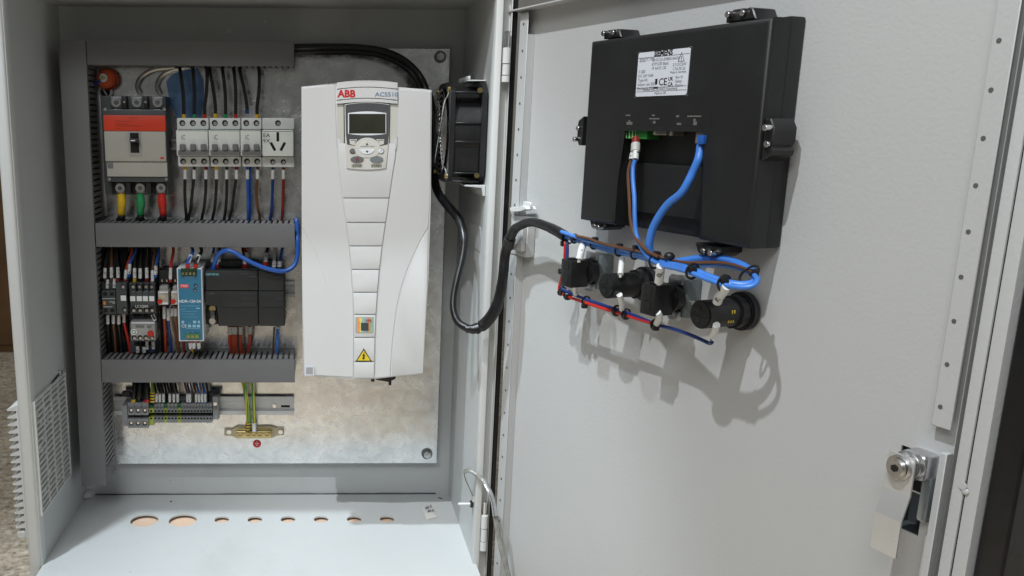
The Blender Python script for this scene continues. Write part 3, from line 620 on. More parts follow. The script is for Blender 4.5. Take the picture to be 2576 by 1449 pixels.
# ================================================================ POWER SUPPLY
c = P3(z1, 1100, 1130, .02)
T = Thing('power_supply', 'slim blue power supply with white edge and dark green terminals', 'power supply', CAB, c)
T.part('housing', fbox(z1, 958, 316, 1240, 1136, .110, .0305, .0012), mat('psu_case', (.7, .73, .75), .4))
T.part('blue_front', fbox(z1, 972, 328, 1227, 1122, .1112, .1101, .0004), PSUB)
tb = T.part('top_terminal', fbox(z1, 990, 320, 1166, 398, .1155, .1113, .001), DGREEN)
for i in range(4):
    X = 1013+i*42; T.part('terminal_screw', fbox(z1, X-12, 362, X+12, 388, .1162, .1156, .0003), BRASS, tb)
tb = T.part('bottom_terminal', fbox(z1, 1048, 1055, 1204, 1110, .1155, .1113, .001), mat('psu_terminal', (.10, .19, .06), .4))
for i in range(3):
    X = 1074+i*50; T.part('terminal_screw', fbox(z1, X-15, 1070, X+15, 1100, .1162, .1156, .0003), mat('olive%d' % i, (.25, .28, .12), .4), tb)
T.part('red_logo', fbox(z1, 984, 496, 1080, 538, .1116, .1113, .0001), mat('psu_red', (.72, .06, .06), .4))
c = P3(z1, 1032, 517, .1118); text(T, 'MW', c.x, c.z, .1118, .0066, WHITE)
c = P3(z1, 1092, 688, .1116); text(T, 'NDR-120-24', c.x, c.z, .1115, .0068, PALE, sx=1.05, bold=.0001)
for X, Y in ((1158, 510), (1152, 562)): hole(T, z1, X, Y, .1116, .0028)
for X0, Y, X1, hh in ((985, 738, 1205, 3), (990, 774, 1045, 4), (1165, 760, 1205, 12), (1040, 410, 1150, 4), (1030, 425, 1140, 3), (1000, 800, 1180, 2), (1000, 830, 1150, 2), (1010, 862, 1180, 2), (1000, 905, 1030, 30), (1075, 930, 1105, 3), (1130, 905, 1165, 28), (1185, 905, 1205, 28), (1050, 992, 1205, 4), (1060, 1035, 1085, 4), (1115, 1030, 1130, 6)):
    T.part('print_line', fbox(z1, X0, Y, X1, Y+hh, .1115, .1113, 0), LBINK)
c = P3(z1, 1028, 965, .1116); text(T, 'CE', c.x, c.z, .1115, .0075, PALE)
for X in (1090, 1142, 1190): T.part('approval_mark', fbox(z1, X-18, 950, X+18, 980, .1115, .1113, 0), LBINK)
# ================================================================ CONTROLLER
c = P3(z2, 400, 965, .02)
T = Thing('controller', 'black programmable controller with hinged terminal covers', 'controller', CAB, c)
T.part('base', fbox(z2, 92, 345, 684, 945, .070, .0305, .001), BLACK)
T.part('top_cover', fbox(z2, 96, 342, 684, 567, .100, .0701, .002), PLC)
q = NB(); x0, x1, za, zb = Rz(z2, 98, 572, 684, 966, .100); xm = P3(z2, 236, 800, .100).x; zm = P3(z2, 400, 735, .1).z
prism(q, [(x0, zb), (x1, zb), (x1, za), (xm, za), (xm, zm), (x0, zm)], -.1005, -.0701, .0015); T.part('lower_cover', q, PLC)
T.part('band', fbox(z2, 268, 574, 676, 752, .1018, .1006, .0006), PLC)
b = T.part('serial_port', fbox(z2, 106, 742, 230, 948, .078, .0702, .001), BLACK)
T.part('connector', fbox(z2, 146, 800, 204, 886, .088, .0781, .003), DARKST, b)
for Y in (768, 908): screw(T, z2, 174, Y, .081, .0058, BRASS if Y < 800 else STEEL, b)
c = P3(z2, 172, 386, .1002); text(T, 'SIEMENS', c.x, c.z, .1003, .0052, TEALINK, sx=1.15, bold=.0001)
for X0, Y, X1, hh in ((485, 378, 575, 7), (585, 378, 665, 4), (585, 408, 665, 6), (500, 598, 670, 3), (500, 652, 672, 4), (500, 716, 670, 4), (560, 612, 640, 3), (140, 590, 190, 16)):
    T.part('print_line', fbox(z2, X0, Y, X1, Y+hh, .1022 if X0 > 300 and Y > 500 else .1009, .1001, 0), mat('plc_print', (.07, .075, .075), .6) if 'plc_print' not in MATS else MATS['plc_print'])
T.part('top_connector', fbox(z2, 100, 262, 680, 338, .062, .0305, .001), BLACK)
T.part('connector_ridge', fbox(z2, 240, 248, 500, 300, .068, .0621, .001), BLACK)
c = P3(z2, 840, 965, .02)
T = Thing('expansion_module', 'narrow black expansion module at the right end of the controller', 'controller module', CAB, c)
T.part('base', fbox(z2, 692, 345, 985, 960, .070, .0305, .001), BLACK)
T.part('top_cover', fbox(z2, 690, 345, 972, 570, .0995, .0701, .002), PLC)
T.part('lower_cover', fbox(z2, 690, 574, 982, 966, .0995, .0701, .002), PLC)
T.part('band', fbox(z2, 702, 578, 972, 750, .1010, .0996, .0006), PLC)
for X0, Y, X1, hh in ((780, 386, 850, 6), (870, 418, 930, 5), (875, 655, 960, 4)): T.part('print_line', fbox(z2, X0, Y, X1, Y+hh, .1015, .0996, 0), MATS['plc_print'])
T.part('top_connector', fbox(z2, 695, 262, 830, 338, .062, .0305, .001), BLACK)
# ---- middle row wires, upper side
up1 = [(165, 80, 140, 315, 430, 'black', None, 'leftmost sleeve above the orange marked contactor'), (212, 80, 216, 308, 425, 'brown', None, 'second sleeve above the orange marked contactor'), (268, 80, 290, 308, 425, 'black', 'darkred', 'third sleeve above the orange marked contactor'),
       (440, 82, 372, 335, 440, 'rustred', None, 'tilted sleeve right above the orange marked contactor'), (480, 82, 412, 270, 380, 'blue', None, 'tilted sleeve behind the rust red wire'),
       (478, 84, 475, 315, 430, 'black', 'yellow', 'first sleeve above the four tag contactor'), (545, 84, 537, 318, 432, 'black', None, 'second sleeve above the four tag contactor'), (600, 84, 612, 312, 430, 'black', 'darkred', 'third sleeve above the four tag contactor'),
       (695, 84, 675, 340, 465, 'brown', None, 'broad sleeve above the right side of the four tag contactor'), (742, 90, 710, 290, 390, 'blue', None, 'sleeve behind the brown wire at the four tag contactor'),
       (190, 80, 170, 445, 545, 'black', None, 'lower left sleeve over the orange marked contactor'), (250, 80, 248, 432, 540, 'black', None, 'lower right sleeve over the orange marked contactor'),
       (905, 84, 876, 312, 440, 'red', None, 'sleeve above the plug-in relays')]
for X0, Y0, X1, s0, s1, col, fe, o_ in up1:
    d = .062; tilt = (X0-X1)*.12
    wire('%s marked wire, %s' % (col, o_), PP(z1, [(X0, Y0-15, .045), (X0+4, Y0+50, .056), ((X0+X1)/2, (Y0+s0)/2+30, .062), (X1+tilt, s0, .068), (X1, s1, .072), (X1, s1+30, .070)]), col, .0036,
         PP(z1, [(X1+tilt, s0, .068), (X1, s1, .072)]), (fe, PP(z1, [(X1, s1, .072), (X1, s1+36, .071)])) if fe else None, group='marked wires above the middle rail', srf=1.15)
NTH = 'first second third fourth fifth sixth seventh eighth ninth tenth'.split()
for i, (X0, X1, Y1) in enumerate(((120, 128, 300), (320, 330, 300), (345, 350, 300), (380, 345, 290), (520, 505, 300), (570, 575, 300), (640, 645, 300))):
    wire('plain black wire, %s from the left behind the markers over the contactors' % NTH[i], PP(z1, [(X0, 70, .04), (X0+5, 150, .048), ((X0+X1)/2, 220, .05), (X1, Y1, .05), (X1, Y1+160, .048)]), 'black', .0045, group='plain black wires behind the contactors')
rg = random.Random(5)
for i in range(10):
    X0 = 110+i*66+rg.uniform(-14, 14); wire('thin black wire deep behind the contactor row, %s from the left' % NTH[i], PP(z1, [(X0, 70, .032), (X0+rg.uniform(-14, 14), 170, .036), (X0+rg.uniform(-18, 18), 300, .036), (X0+rg.uniform(-14, 14), 470, .034)]), rg.choice(['black', 'black', 'grey', 'brown']) if False else 'black', .0036, group='black wires deep behind the contactors')
for X0, X1, sx0, col, o_ in ((1120, 1062, 1105, 'blue', 'left'), (1218, 1152, 1195, 'black', 'right')):
    wire('%s wire with red ferrule on the %s of the power supply top' % (col, o_), PP(z1, [(X0-8, 70, .055), (X0+6, 115, .075), (X0, 150, .09), (sx0, 180, .098), (X1+10, 250, .108), (X1+6, 300, .110)]), col, .0042,
         PP(z1, [(sx0, 175, .097), (X1+12, 262, .108)]), ('red', PP(z1, [(X1+8, 268, .1095), (X1+6, 316, .1105)])), group='wires on top of the power supply', srf=1.2, ff=1.1)
# lower side
lo1 = [(172, 838, 940, 190, 'black', 'first sleeve under the orange marked contactor'), (235, 838, 936, 262, 'brown', 'second sleeve under the orange marked contactor'), (295, 842, 942, 325, 'black', 'third sleeve under the orange marked contactor'), (355, 828, 920, 425, 'red', 'fourth sleeve under the orange marked contactor'),
       (805, 745, 880, 822, 'rustred', 'first sleeve under the plug-in relays'), (850, 765, 900, 888, 'navy', 'second sleeve under the plug-in relays'), (893, 765, 850, 960, 'brown', 'third sleeve under the plug-in relays'), (935, 765, 850, 975, 'brown', 'fourth sleeve under the plug-in relays'),
       (612, 1132, 1222, 640, 'navy', 'long sleeve under the overload relay'), (682, 1135, 1218, 705, 'navy', 'right sleeve under the overload relay'), (508, 1190, 1258, 510, 'black', 'left sleeve at the foot of the overload relay'), (580, 1196, 1258, 585, 'black', 'second sleeve at the foot of the overload relay')]
for X0, s0, s1, X1, col, o_ in lo1:
    wire('%s marked wire, %s' % (col, o_), PP(z1, [(X0, s0-14, .066), (X0, s0, .068), (X0+2, s1, .067), ((X0+X1)/2+4, (s1+1290)/2-20, .060), (X1, max(s1+30, 1240), .052), (X1+6, 1318, .040)]), col, .0034,
         PP(z1, [(X0, s0, .068), (X0+3, s1, .067)]), group='marked wires below the middle rail', srf=1.2)
for i, (X0, Y0, X1) in enumerate(((150, 860, 165), (210, 860, 225), (268, 850, 285), (330, 850, 345), (375, 920, 360), (385, 850, 400), (780, 760, 790))):
    wire('plain black wire, %s from the left hanging under the contactors' % NTH[i], PP(z1, [(X0, Y0, .045), (X0+3, 1000, .046), (X1, 1150, .046), (X1+4, 1300, .04)]), 'black', .0045, group='plain black wires below the contactors')
wire('curled white marked wire on the right flank of the four tag contactor', PP(z1, [(672, 832, .088), (690, 870, .092), (712, 905, .080), (716, 930, .05)]), 'black', .0028, PP(z1, [(674, 836, .0885), (704, 902, .088)]), srf=1.5)
for X0, X1, col, o_ in ((1095, 1155, 'yellow', 'left'), (1135, 1140, 'black', 'middle'), (1190, 1195, 'black', 'right')):
    wire('%s wire with white sleeve at the %s of the power supply foot' % (col, o_), PP(z1, [(X0, 1112, .108), (X0, 1140, .106), (X0+8, 1205, .098), ((X0+X1)/2+8, 1260, .08), (X1, 1315, .05)]), col, .0022, PP(z1, [(X0, 1145, .106), (X0+8, 1210, .098)]), ('darkred', PP(z1, [(X0, 1126, .107), (X0, 1148, .106)])), group='wires under the power supply', srf=2., ff=1.8)
wire('red wire running down left of the power supply foot', PP(z1, [(1022, 1140, .05), (1026, 1200, .05), (1030, 1300, .045)]), 'darkred', .003)
# controller wires
for i, (X0, s0, s1, X1, col, o_) in enumerate([(365, 975, 1062, 385, 'rustred', 'first'), (402, 975, 1056, 432, 'rustred', 'second'), (432, 975, 1056, 450, 'rustred', 'third'), (490, 975, 1060, 502, 'rustred', 'fourth'), (592, 975, 1056, 560, 'rustred', 'fifth')]):
    wire('rust red wire with printed sleeve, %s from the left under the controller' % o_, PP(z2, [(X0, 950, .060), (X0, s1, .064), (X0+2, 1150, .062), ((X0+X1)/2+4, 1230, .056), (X1, 1300, .045), (X1, 1350, .035)]), col, .0040, PP(z2, [(X0, s0, .062), (X0, s1, .064)]), group='rust red wires under the controller', srf=1.15)
wire('thin brown wire under the middle of the controller', PP(z2, [(525, 960, .058), (530, 1080, .058), (545, 1180, .055), (548, 1260, .045)]), 'brown', .0018)
wire('blue wire under the expansion module', PP(z2, [(905, 975, .060), (902, 1080, .060), (898, 1200, .058), (890, 1345, .042)]), 'skyblue', .0038, PP(z2, [(905, 968, .060), (905, 990, .060)]))
wire('dark brown wire beside the blue wire under the expansion module', PP(z2, [(866, 975, .055), (862, 1080, .055), (856, 1200, .05), (862, 1330, .04)]), 'brown', .0020)
for X0, X1, s0, s1, col, fe, o_ in ((188, 182, 155, 250, 'blue', None, 'leftmost sleeve'), (255, 248, 170, 275, 'black', 'red', 'sleeve above the brand print'), (540, 562, 145, 215, 'red', None, 'upper sleeve in the middle'), (515, 540, 205, 275, 'black', 'red', 'lower sleeve in the middle'), (790, 775, 140, 248, 'black', 'red', 'sleeve over the expansion module'), (870, 868, 235, 308, 'white', None, 'thin bent sleeve near the rail end'), (955, 930, 242, 305, 'blue', None, 'wide sleeve beside the blue cable')):
    wire('%s marked wire over the controller, %s' % (col, o_), PP(z2, [(X0, 60, .045), (X0, 110, .05), (X1, s0, .055), (X1-4, s1, .060), (X1-6, s1+40, .060)]), col, .0034, PP(z2, [(X1, s0, .056), (X1-4, s1, .060)]), (fe, PP(z2, [(X1-5, s1, .0605), (X1-6, s1+34, .0605)])) if fe else None, group='marked wires above the controller', srf=1.6, ff=2.0)
T = Thing('network_cable', 'blue network cable looping over the controller and up past the duct end', 'cable', CAB, P3(z2, 185, 335, .08))
b = NB(); tube(b, PP(z2, [(186, 332, .085), (195, 280, .088), (212, 215, .092), (262, 145, .098), (335, 118, .102), (410, 135, .104), (500, 190, .106), (600, 245, .108), (720, 298, .108), (850, 337, .107), (960, 350, .105), (1055, 318, .102), (1108, 250, .098), (1128, 140, .095), (1126, 0, .092), (1122, -60, .085), (1118, -190, .06), (1112, -230, .04)]), .0038, 14); T.part('jacket', b, WM['blue'])
b = NB(); tube(b, PP(z2, [(180, 345, .083), (186, 322, .086)]), .006, 12); T.part('boot', b, WM['navy'])
# ================================================================ TERMINAL BLOCKS
def term(lab, X0, X1, m, big, group):
    Y0, Y1 = (602, 1160) if big == 2 else ((655, 1100) if big == 1 else (618, 1046))
    c = P3(z5, (X0+X1)/2, Y1, .02); T = Thing('terminal_block', lab, 'terminal block', CAB, c, group)
    hh = .070 if big == 2 else .062
    T.part('body', fbox(z5, X0+1, Y0+8, X1-1, Y1-8, hh-.018, .0305, .0005, seg=1), m)
    mid = 880 if big else 850
    a = T.part('upper_housing', fbox(z5, X0+1, 735 if big == 2 else 730, X1-1, mid if big == 2 else 825, hh, hh-.0179, .0008, seg=1), m)
    T.part('upper_step', fbox(z5, X0+1, Y0, X1-1, 722, hh-.006, hh-.0179, .0008, seg=1), m if m is not TERMY else TERMGR)
    c2 = T.part('lower_housing', fbox(z5, X0+1, 960 if big == 2 else 918, X1-1, Y1 if big == 2 else Y1, hh, hh-.0179, .0008, seg=1), m)
    T.part('centre_slot', fbox(z5, X0+1, mid+4 if big == 2 else 832, X1-1, 955 if big == 2 else 912, hh-.0172, hh-.0179, 0), DARK if big else DGREEN)
    Xc = (X0+X1)/2
    if big == 2:
        for Y, p in ((775, a), (1055, c2)):
            c = P3(z5, Xc, Y, hh); b = NB(); cyl(b, (c.x, -hh-.0003, c.z), (0, 1, 0), .0042, .001, 14); T.part('screw_hole', b, DARK, p)
            b = NB(); cyl(b, (c.x+.0006, -hh-.0012, c.z+.0012), (0, 1, 0), .0026, .001, 12); T.part('screw', b, STEEL, p)
    else:
        for Y, p in ((785, a), (945, c2)):
            c = P3(z5, Xc, Y, hh); b = NB(); cyl(b, (c.x, -hh-.0003, c.z), (0, 1, 0), .0019, .001, 10); T.part('screw_hole', b, DARK, p)
    return T
for i, o_ in enumerate(('leftmost', 'middle', 'rightmost')): term('large grey terminal block, %s of the three big ones' % o_, 372+i*152, 372+(i+1)*152, TERMG, 2, 'large grey terminal blocks')
term('yellow and green earth terminal block next to the large grey blocks', 832, 950, TERMY, 1, 'earth terminal blocks')
X = 950
def row(n, lab, m, w_):
    global X
    for i in range(n): term(lab if n == 1 else lab+', '+NTH[i]+' from the left', X, X+w_, m, 0, 'small terminal blocks' if m is TERMG else 'earth terminal blocks'); X += w_
row(3, 'small grey terminal block in the trio after the large earth block', TERMG, 75)
row(1, 'narrow yellow and green terminal block, left one among the small grey blocks', TERMY, 68)
row(3, 'small grey terminal block between the two narrow yellow and green blocks', TERMG, 76)
row(1, 'narrow yellow and green terminal block, right one among the small grey blocks', TERMY, 72)
row(10, 'small grey terminal block in the group of ten', TERMG, 69)
for lab, X0, X1, Y0, Y1, bx in (('pale end bracket at the left end of the terminal strip', 248, 370, 662, 1118, 0), ('grey end bracket with two screws at the right end of the terminal strip', 2246, 2370, 470, 965, 1)):
    T = Thing('end_bracket', lab, 'end bracket', CAB, P3(z5, (X0+X1)/2, Y1, .02), 'terminal strip end brackets')
    T.part('body', fbox(z5, X0, Y0, X1, Y1, .058 if bx else .068, .0305, .001), TERMG)
    if bx:
        for Y in (625, 720): screw(T, z5, 2302, Y, .0585, .0036, STEEL if Y < 700 else DARKST)
        T.part('foot', fbox(z5, 2250, 870, 2385, 970, .045, .0305, .001), TERMG)
    T.part('clip', fbox(z5, X0-10 if not bx else X0-100, 365, X1+60 if not bx else X1+45, 460, .042, .0305, .002), DKGREY)
for X, X1, fe, o_ in ((520, 495, 'yellow', 'first'), (645, 610, None, 'second'), (775, 790, 'red', 'third')):
    wire('thick black wire into the %s large terminal block' % o_, PP(z5, [(X, 120, .045), (X, 220, .055), ((X+X1)/2, 380, .060), (X1, 500, .060), (X1, 600, .056)]), 'black', .0056, None, (fe, PP(z5, [(X1+4, 520, .0605), (X1+4, 590, .0595)])) if fe else None, group='thick black wires on the terminal strip', ff=1.05)
    wire('second black wire behind the %s thick wire of the terminal strip' % o_, PP(z5, [(X+45, 120, .04), (X+50, 220, .045), (X1+55, 400, .05), (X1+50, 600, .05)]), 'black', .0042, group='thick black wires on the terminal strip')
wire('yellow and green earth wire with banded sleeve on the strip', PP(z5, [(925, 120, .045), (920, 240, .055), (920, 380, .060), (922, 600, .058)]), YG, .0028, PP(z5, [(920, 370, .060), (922, 600, .058)]), scol=YB, srf=1.8)
sl_ = [(1010, 'black'), (1080, 'black'), (1160, 'black'), (1300, 'black'), (1388, 'black'), (1472, 'black'), (1688, 'brown'), (1742, 'navy'), (1880, 'brown'), (1945, 'blue'), (2012, 'grey'), (2080, 'blue')]
for i, (X, col) in enumerate(sl_):
    nm = 'first second third fourth fifth sixth seventh eighth ninth tenth eleventh twelfth'.split()[i]
    wire('%s marked wire, %s from the left over the small terminals' % (col, nm), PP(z5, [(X-60+10*(i % 3), 120, .040), (X-50, 200, .048), (X-20, 320, .056), (X, 400, .058), (X+2, 580, .056), (X+2, 625, .050)]), col, .0027, PP(z5, [(X, 398, .058), (X+2, 582, .056)]), group='marked wires over the small terminal blocks', srf=1.25)
for i, X in enumerate((1120, 1230, 1350, 1420, 1800, 2150)): wire('thin unmarked wire, %s from the left behind the terminal strip sleeves' % NTH[i], PP(z5, [(X-60, 120, .035), (X-30, 250, .042), (X, 420, .045), (X, 600, .042)]), 'black' if X % 20 else 'grey', .0024, group='unmarked wires over the terminal strip')
# ================================================================ EARTH BAR
c = P3(ze, 1350, 515, .02)
T = Thing('earth_bar', 'brass earth bar on a plated bracket with five screws', 'earth bar', CAB, c)
q = NB(); pts = [(1150, 450), (1200, 452), (1240, 430), (1470, 430), (1510, 446), (1555, 445), (1555, 490), (1510, 492), (1470, 512), (1235, 512), (1200, 494), (1150, 494)]
prism(q, [(P3(ze, X, Y, .026).x, P3(ze, X, Y, .026).z) for X, Y in pts], -.026, -.0205, .0005, 1); T.part('bracket', q, mat('plated_bracket', (.38, .35, .25), .3, .9, var=.2, vs=70))
T.part('bar', fbox(ze, 1232, 468, 1468, 510, .038, .0262, .001), BRASS)
for X in (1256, 1311, 1350, 1391, 1441):
    s = screw(T, ze, X, 490, .039, .0052, BRASS); c = P3(ze, X, 490, .04); b = NB(); box(b, c.x-.0032, c.x+.0032, -.0412, -.0405, c.z-.0006, c.z+.0006); T.part('slot', b, DARK, s)
for X in (1182, 1532): screw(T, ze, X, 468, .0265, .0046, STEEL)
for lab, L, r in (('yellow and green earth wire into the second screw of the earth bar', [(1275, 120), (1290, 200), (1305, 300), (1310, 400), (1308, 470)], .0032), ('thin yellow and green wire beside the earth wire', [(1288, 120), (1300, 200), (1318, 300), (1322, 400), (1315, 470)], .0022), ('yellow and green earth wire with white sleeve at the middle of the earth bar', [(1330, 120), (1345, 200), (1352, 300), (1352, 400), (1354, 470)], .0030)):
    hh = [.05, .05, .045, .04, .036]
    wire(lab, PP(ze, [(x, y, k) for (x, y), k in zip(L, hh)]), YG, r, PP(ze, [(L[3][0], 405, .04), (L[4][0], 462, .037)]), scol=WHITE if 'white' in lab else YB, srf=1.4)
c = P3(ze, 1372, 548, .02); T = Thing('earth_sticker', 'round red sticker with white print under the earth bar', 'sticker', CAB, (c.x, -PL, c.z))
b = NB(); cyl(b, (c.x, -PL-.0003, c.z), (0, 1, 0), .0078, .0005, 28); T.part('disc', b, REDINK)
b = NB(); box(b, c.x-.0003, c.x+.0003, -PL-.0008, -PL-.0006, c.z+.001, c.z+.006); box(b, c.x-.0045, c.x+.0045, -PL-.0008, -PL-.0006, c.z+.0006, c.z+.0012); box(b, c.x-.003, c.x+.003, -PL-.0008, -PL-.0006, c.z-.001, c.z-.0004); T.part('earth_symbol', b, WHITE)
text(T, 'PE', c.x, c.z-.0035, PL+.0006, .0035, WHITE)
# ================================================================ DRIVE
c = pt(CAB, 920, 950, .19); DH = .192
T = Thing('inverter_drive', 'tall white frequency inverter with keypad and red ABB lettering', 'inverter', CAB, (c.x, -PL, c.z))
def dp(px, py, h=DH): q = pt(CAB, px, py, h); return (q.x, q.z)
b = NB(); box(b, .0755, .266, -.150, -PL-.0005, .305, .752, .003); T.part('rear_body', b, DRIVEG)
b = NB(); box(b, .0705, .2705, -.172, -.150, .298, .757, .006); T.part('middle_shell', b, DRIVEG)
outl = [(758, 218), (850, 209), (860, 208), (1002, 219), (1087, 226), (1084, 500), (1078, 700), (1066, 941), (950, 953), (880, 955), (762, 946), (759, 600)]
b = NB(); prism(b, [dp(*p) for p in outl], -DH+.001, -.1722, .003, 3); T.part('front_cover', b, DRIVE)
# side skins, proud of the cover, leaving the curved crease lines as real gaps
lc = [(846, 215), (846, 300), (849, 380), (856, 440), (862, 498), (871, 560), (879, 620), (884, 680), (888, 740), (890, 800), (890, 860), (890, 952)]
rc = [(1002, 222), (1001, 300), (997, 380), (987, 440), (979, 498), (970, 560), (961, 620), (954, 680), (949, 740), (945, 800), (943, 860), (941, 952)]
def off(L, d): return [(x+d, y) for x, y in L]
c1 = [(759, 566), (772, 590), (790, 625), (806, 665), (818, 705), (828, 752)]
skin = NB(); L = [(761, 222), (843, 214)]+off(lc[1:], -1.4)[:-1]+[(888, 949), (766, 942), (761, 700), (760, 568)]
prism(skin, [dp(*p) for p in L], -DH-.0002, -DH+.0012, .0006, 1); T.part('left_skin', skin, DRIVE)
c2 = [(1079, 572), (1060, 600), (1040, 640), (1022, 682), (1008, 725), (997, 775), (990, 830), (985, 880), (982, 947)]
skin = NB(); L = [(1004.5, 224), (1084, 230), (1081, 480), (1078, 570)]+off(c2[1:], -.9)+[(943.5, 951)]+list(reversed(off(rc[1:-1], 1.4)))
prism(skin, [dp(*p) for p in L], -DH-.0002, -DH+.0012, .0006, 1); T.part('right_skin', skin, DRIVE)
skin = NB(); L = [(1077, 579)]+[(1074, 720), (1064, 938)]+list(reversed(off(c2[1:], 1.3)))
prism(skin, [dp(*p) for p in L], -DH-.0012, -DH+.0012, .0012, 2); T.part('lower_right_skin', skin, DRIVE)
b = NB(); tube(b, [Vector((dp(*p)[0], -DH-.0001, dp(*p)[1])) for p in c1], [.0009, .0008, .0006, .0003], 6); T.part('crease', b, KEYP)
# centre column segments
def xin(L, y):
    for (xa, ya), (xb, yb) in zip(L, L[1:]):
        if ya <= y <= yb: return xa+(xb-xa)*(y-ya)/(yb-ya)
    return L[-1][0]
gr = [360, 498, 559.5, 618.5, 677.5, 735, 791, 848.5, 909, 951]
for ya, yb in zip(gr[:-1], gr[1:]):
    seg = NB(); ys = [ya+1.3+(yb-ya-2.6)*i/4 for i in range(5)]
    if ya == 360:
        L = [(xin(lc, y)+1.2, y) for y in ys]+[(xin(rc, y)-1.2, y) for y in reversed(ys)]
    else: L = [(xin(lc, y)+1.2, y) for y in ys]+[(xin(rc, y)-1.2, y) for y in reversed(ys)]
    prism(seg, [dp(*p) for p in L], -DH-.0022, -DH+.0012, .0010, 2); T.part('grooved_segment', seg, DRIVE)
# header and keypad recess
arch = lambda x0, x1, y, k, n=9: [(x0+(x1-x0)*i/(n-1), y-k*(1-(2*i/(n-1)-1)**2)) for i in range(n)]
def archprism(x0, x1, ytop, ktop, ybot, kbot, h, h0, m, name, bev=.0008):
    q = NB(); prism(q, [dp(x, y, h) for x, y in arch(x0, x1, ytop, ktop)+list(reversed(arch(x0, x1, ybot, kbot)))], -h, -h0, bev, 2); return T.part(name, q, m)
archprism(847.5, 1000.5, 208, 6, 224, 6, DH+.003, DH-.002, DRIVE, 'top_cap')
archprism(847.5, 1000.5, 226, 6, 252, 6, DH+.0035, DH-.002, DRIVE, 'name_band')
archprism(847.5, 1000.5, 254, 6, 262, 6, DH+.003, DH-.002, DRIVE, 'lower_band')
q = NB(); prism(q, [dp(*p) for p in [(847.5, 262), (1000.5, 262), (999, 342), (990, 352), (977, 361), (868, 361), (857, 352), (849, 342)]], -DH+.0004, -DH+.002, 0); T.part('keypad_recess', q, mat('recess_plastic', (.58, .58, .53), .4))
q = NB(); prism(q, [dp(*p) for p in [(847.5, 343), (856, 354), (867, 361), (867, 375), (850, 375)]], -DH-.002, -DH+.001, .0006, 1); T.part('recess_edge', q, DRIVE)
q = NB(); prism(q, [dp(*p) for p in [(1000.5, 343), (998, 375), (978, 375), (978, 361), (989, 354)]], -DH-.002, -DH+.001, .0006, 1); T.part('recess_edge', q, DRIVE)
K0 = DH+.0042
def kz(X, Y, h=K0): p = z6(X, Y); return dp(p[0], p[1], h)
def karch(x0, x1, y, k, n=9): return [(x0+(x1-x0)*i/(n-1), y-k*(1-(2*i/(n-1)-1)**2)) for i in range(n)]
q = NB(); prism(q, [kz(X, Y) for X, Y in karch(212, 898, 352, 36)+[(886, 925), (850, 1308)]+list(reversed(karch(245, 850, 1308, -24)))[1:-1]+[(247, 1308), (218, 925)]], -DH-.0012, -DH+.001, 0); T.part('keypad_gap', q, DARK)
q = NB(); prism(q, [kz(X, Y) for X, Y in karch(224, 888, 360, 32)+[(874, 925), (840, 1298)]+list(reversed(karch(257, 840, 1298, -20)))[1:-1]+[(257, 1298), (232, 925)]], -K0, -DH-.001, .001, 2); kp = T.part('keypad', q, KEYP)
def kpoly(name, L, h, m, bev=0., h0=None):
    q = NB(); prism(q, [kz(X, Y) for X, Y in L], -h, -(h0 or K0)+.0001, bev, 1); return T.part(name, q, m, kp)
kpoly('grey_face', karch(238, 880, 366, 30)+[(872, 800), (860, 945), (735, 968), (700, 900)]+[(690, 890), (560, 850), (430, 890), (370, 965), (262, 945), (246, 800)], K0+.0006, KEYG)
kpoly('screen_frame', karch(276, 838, 486, 24)+[(838, 792)]+list(reversed(karch(276, 838, 792, -22)))[1:-1]+[(276, 792)], K0+.0012, PALE, .0003)
kpoly('screen', [(291, 498), (827, 498), (827, 786), (291, 786)], K0+.0015, LCD)
kpoly('navigation_dial', [(560+190*math.cos(a), 1005+158*math.sin(-a)) for a in [math.radians(d) for d in range(-60, 241, 12)]], K0+.0010, KEYP, .0004)
kpoly('up_key', [(455, 975)]+[(560-105*math.cos(math.radians(d)), 968-65*math.sin(math.radians(d))) for d in range(0, 181, 15)]+[(662, 975)], K0+.002, KEYP, .0005)
kpoly('down_key', [(662, 1018)]+[(555+108*math.cos(math.radians(d)), 1020+72*math.sin(math.radians(d))) for d in range(0, 181, 15)]+[(448, 1018)], K0+.002, PALE, .0005)
kpoly('up_arrow', [(538, 958), (556, 922), (575, 958)], K0+.0023, INK); kpoly('down_arrow', [(535, 1040), (575, 1040), (556, 1075)], K0+.0023, INK)
for nm, L in (('soft_key', [(298, 872), (412, 872), (378, 962), (304, 944)]), ('soft_key', [(690, 872), (810, 872), (804, 944), (742, 962)])): kpoly(nm, L, K0+.0014, KEYP, .0004)
for L in ([(312, 882), (392, 882), (372, 935), (380, 890), (312, 888)], [(716, 882), (800, 882), (800, 888), (726, 890), (738, 935)]): kpoly('key_mark', L, K0+.0017, KEYG)
el = lambda cx, cy, rx, ry, n=22: [(cx+rx*math.cos(2*math.pi*i/n), cy-ry*math.sin(2*math.pi*i/n)) for i in range(n)]
kpoly('round_key_rim', el(345, 1048, 46, 40), K0+.0006, KEYG); kpoly('mode_key', el(345, 1048, 37, 31), K0+.0016, GREYST, .0004)
kpoly('round_key_rim', el(765, 1048, 44, 40), K0+.0006, KEYG); kpoly('help_key', el(762, 1048, 38, 33), K0+.0016, PALE, .0004)
x, z = kz(762, 1048); text(T, '?', x, z, K0+.0018, .0055, INK, parent=kp)
kpoly('stop_key', el(410, 1168, 98, 48), K0+.0016, GREYST, .0006); kpoly('stop_mark', el(412, 1168, 28, 28), K0+.0020, mat('stop_red', (.22, .07, .07), .5))
kpoly('start_key', el(696, 1168, 98, 50), K0+.0016, mat('start_grey', (.20, .225, .23), .4), .0006)
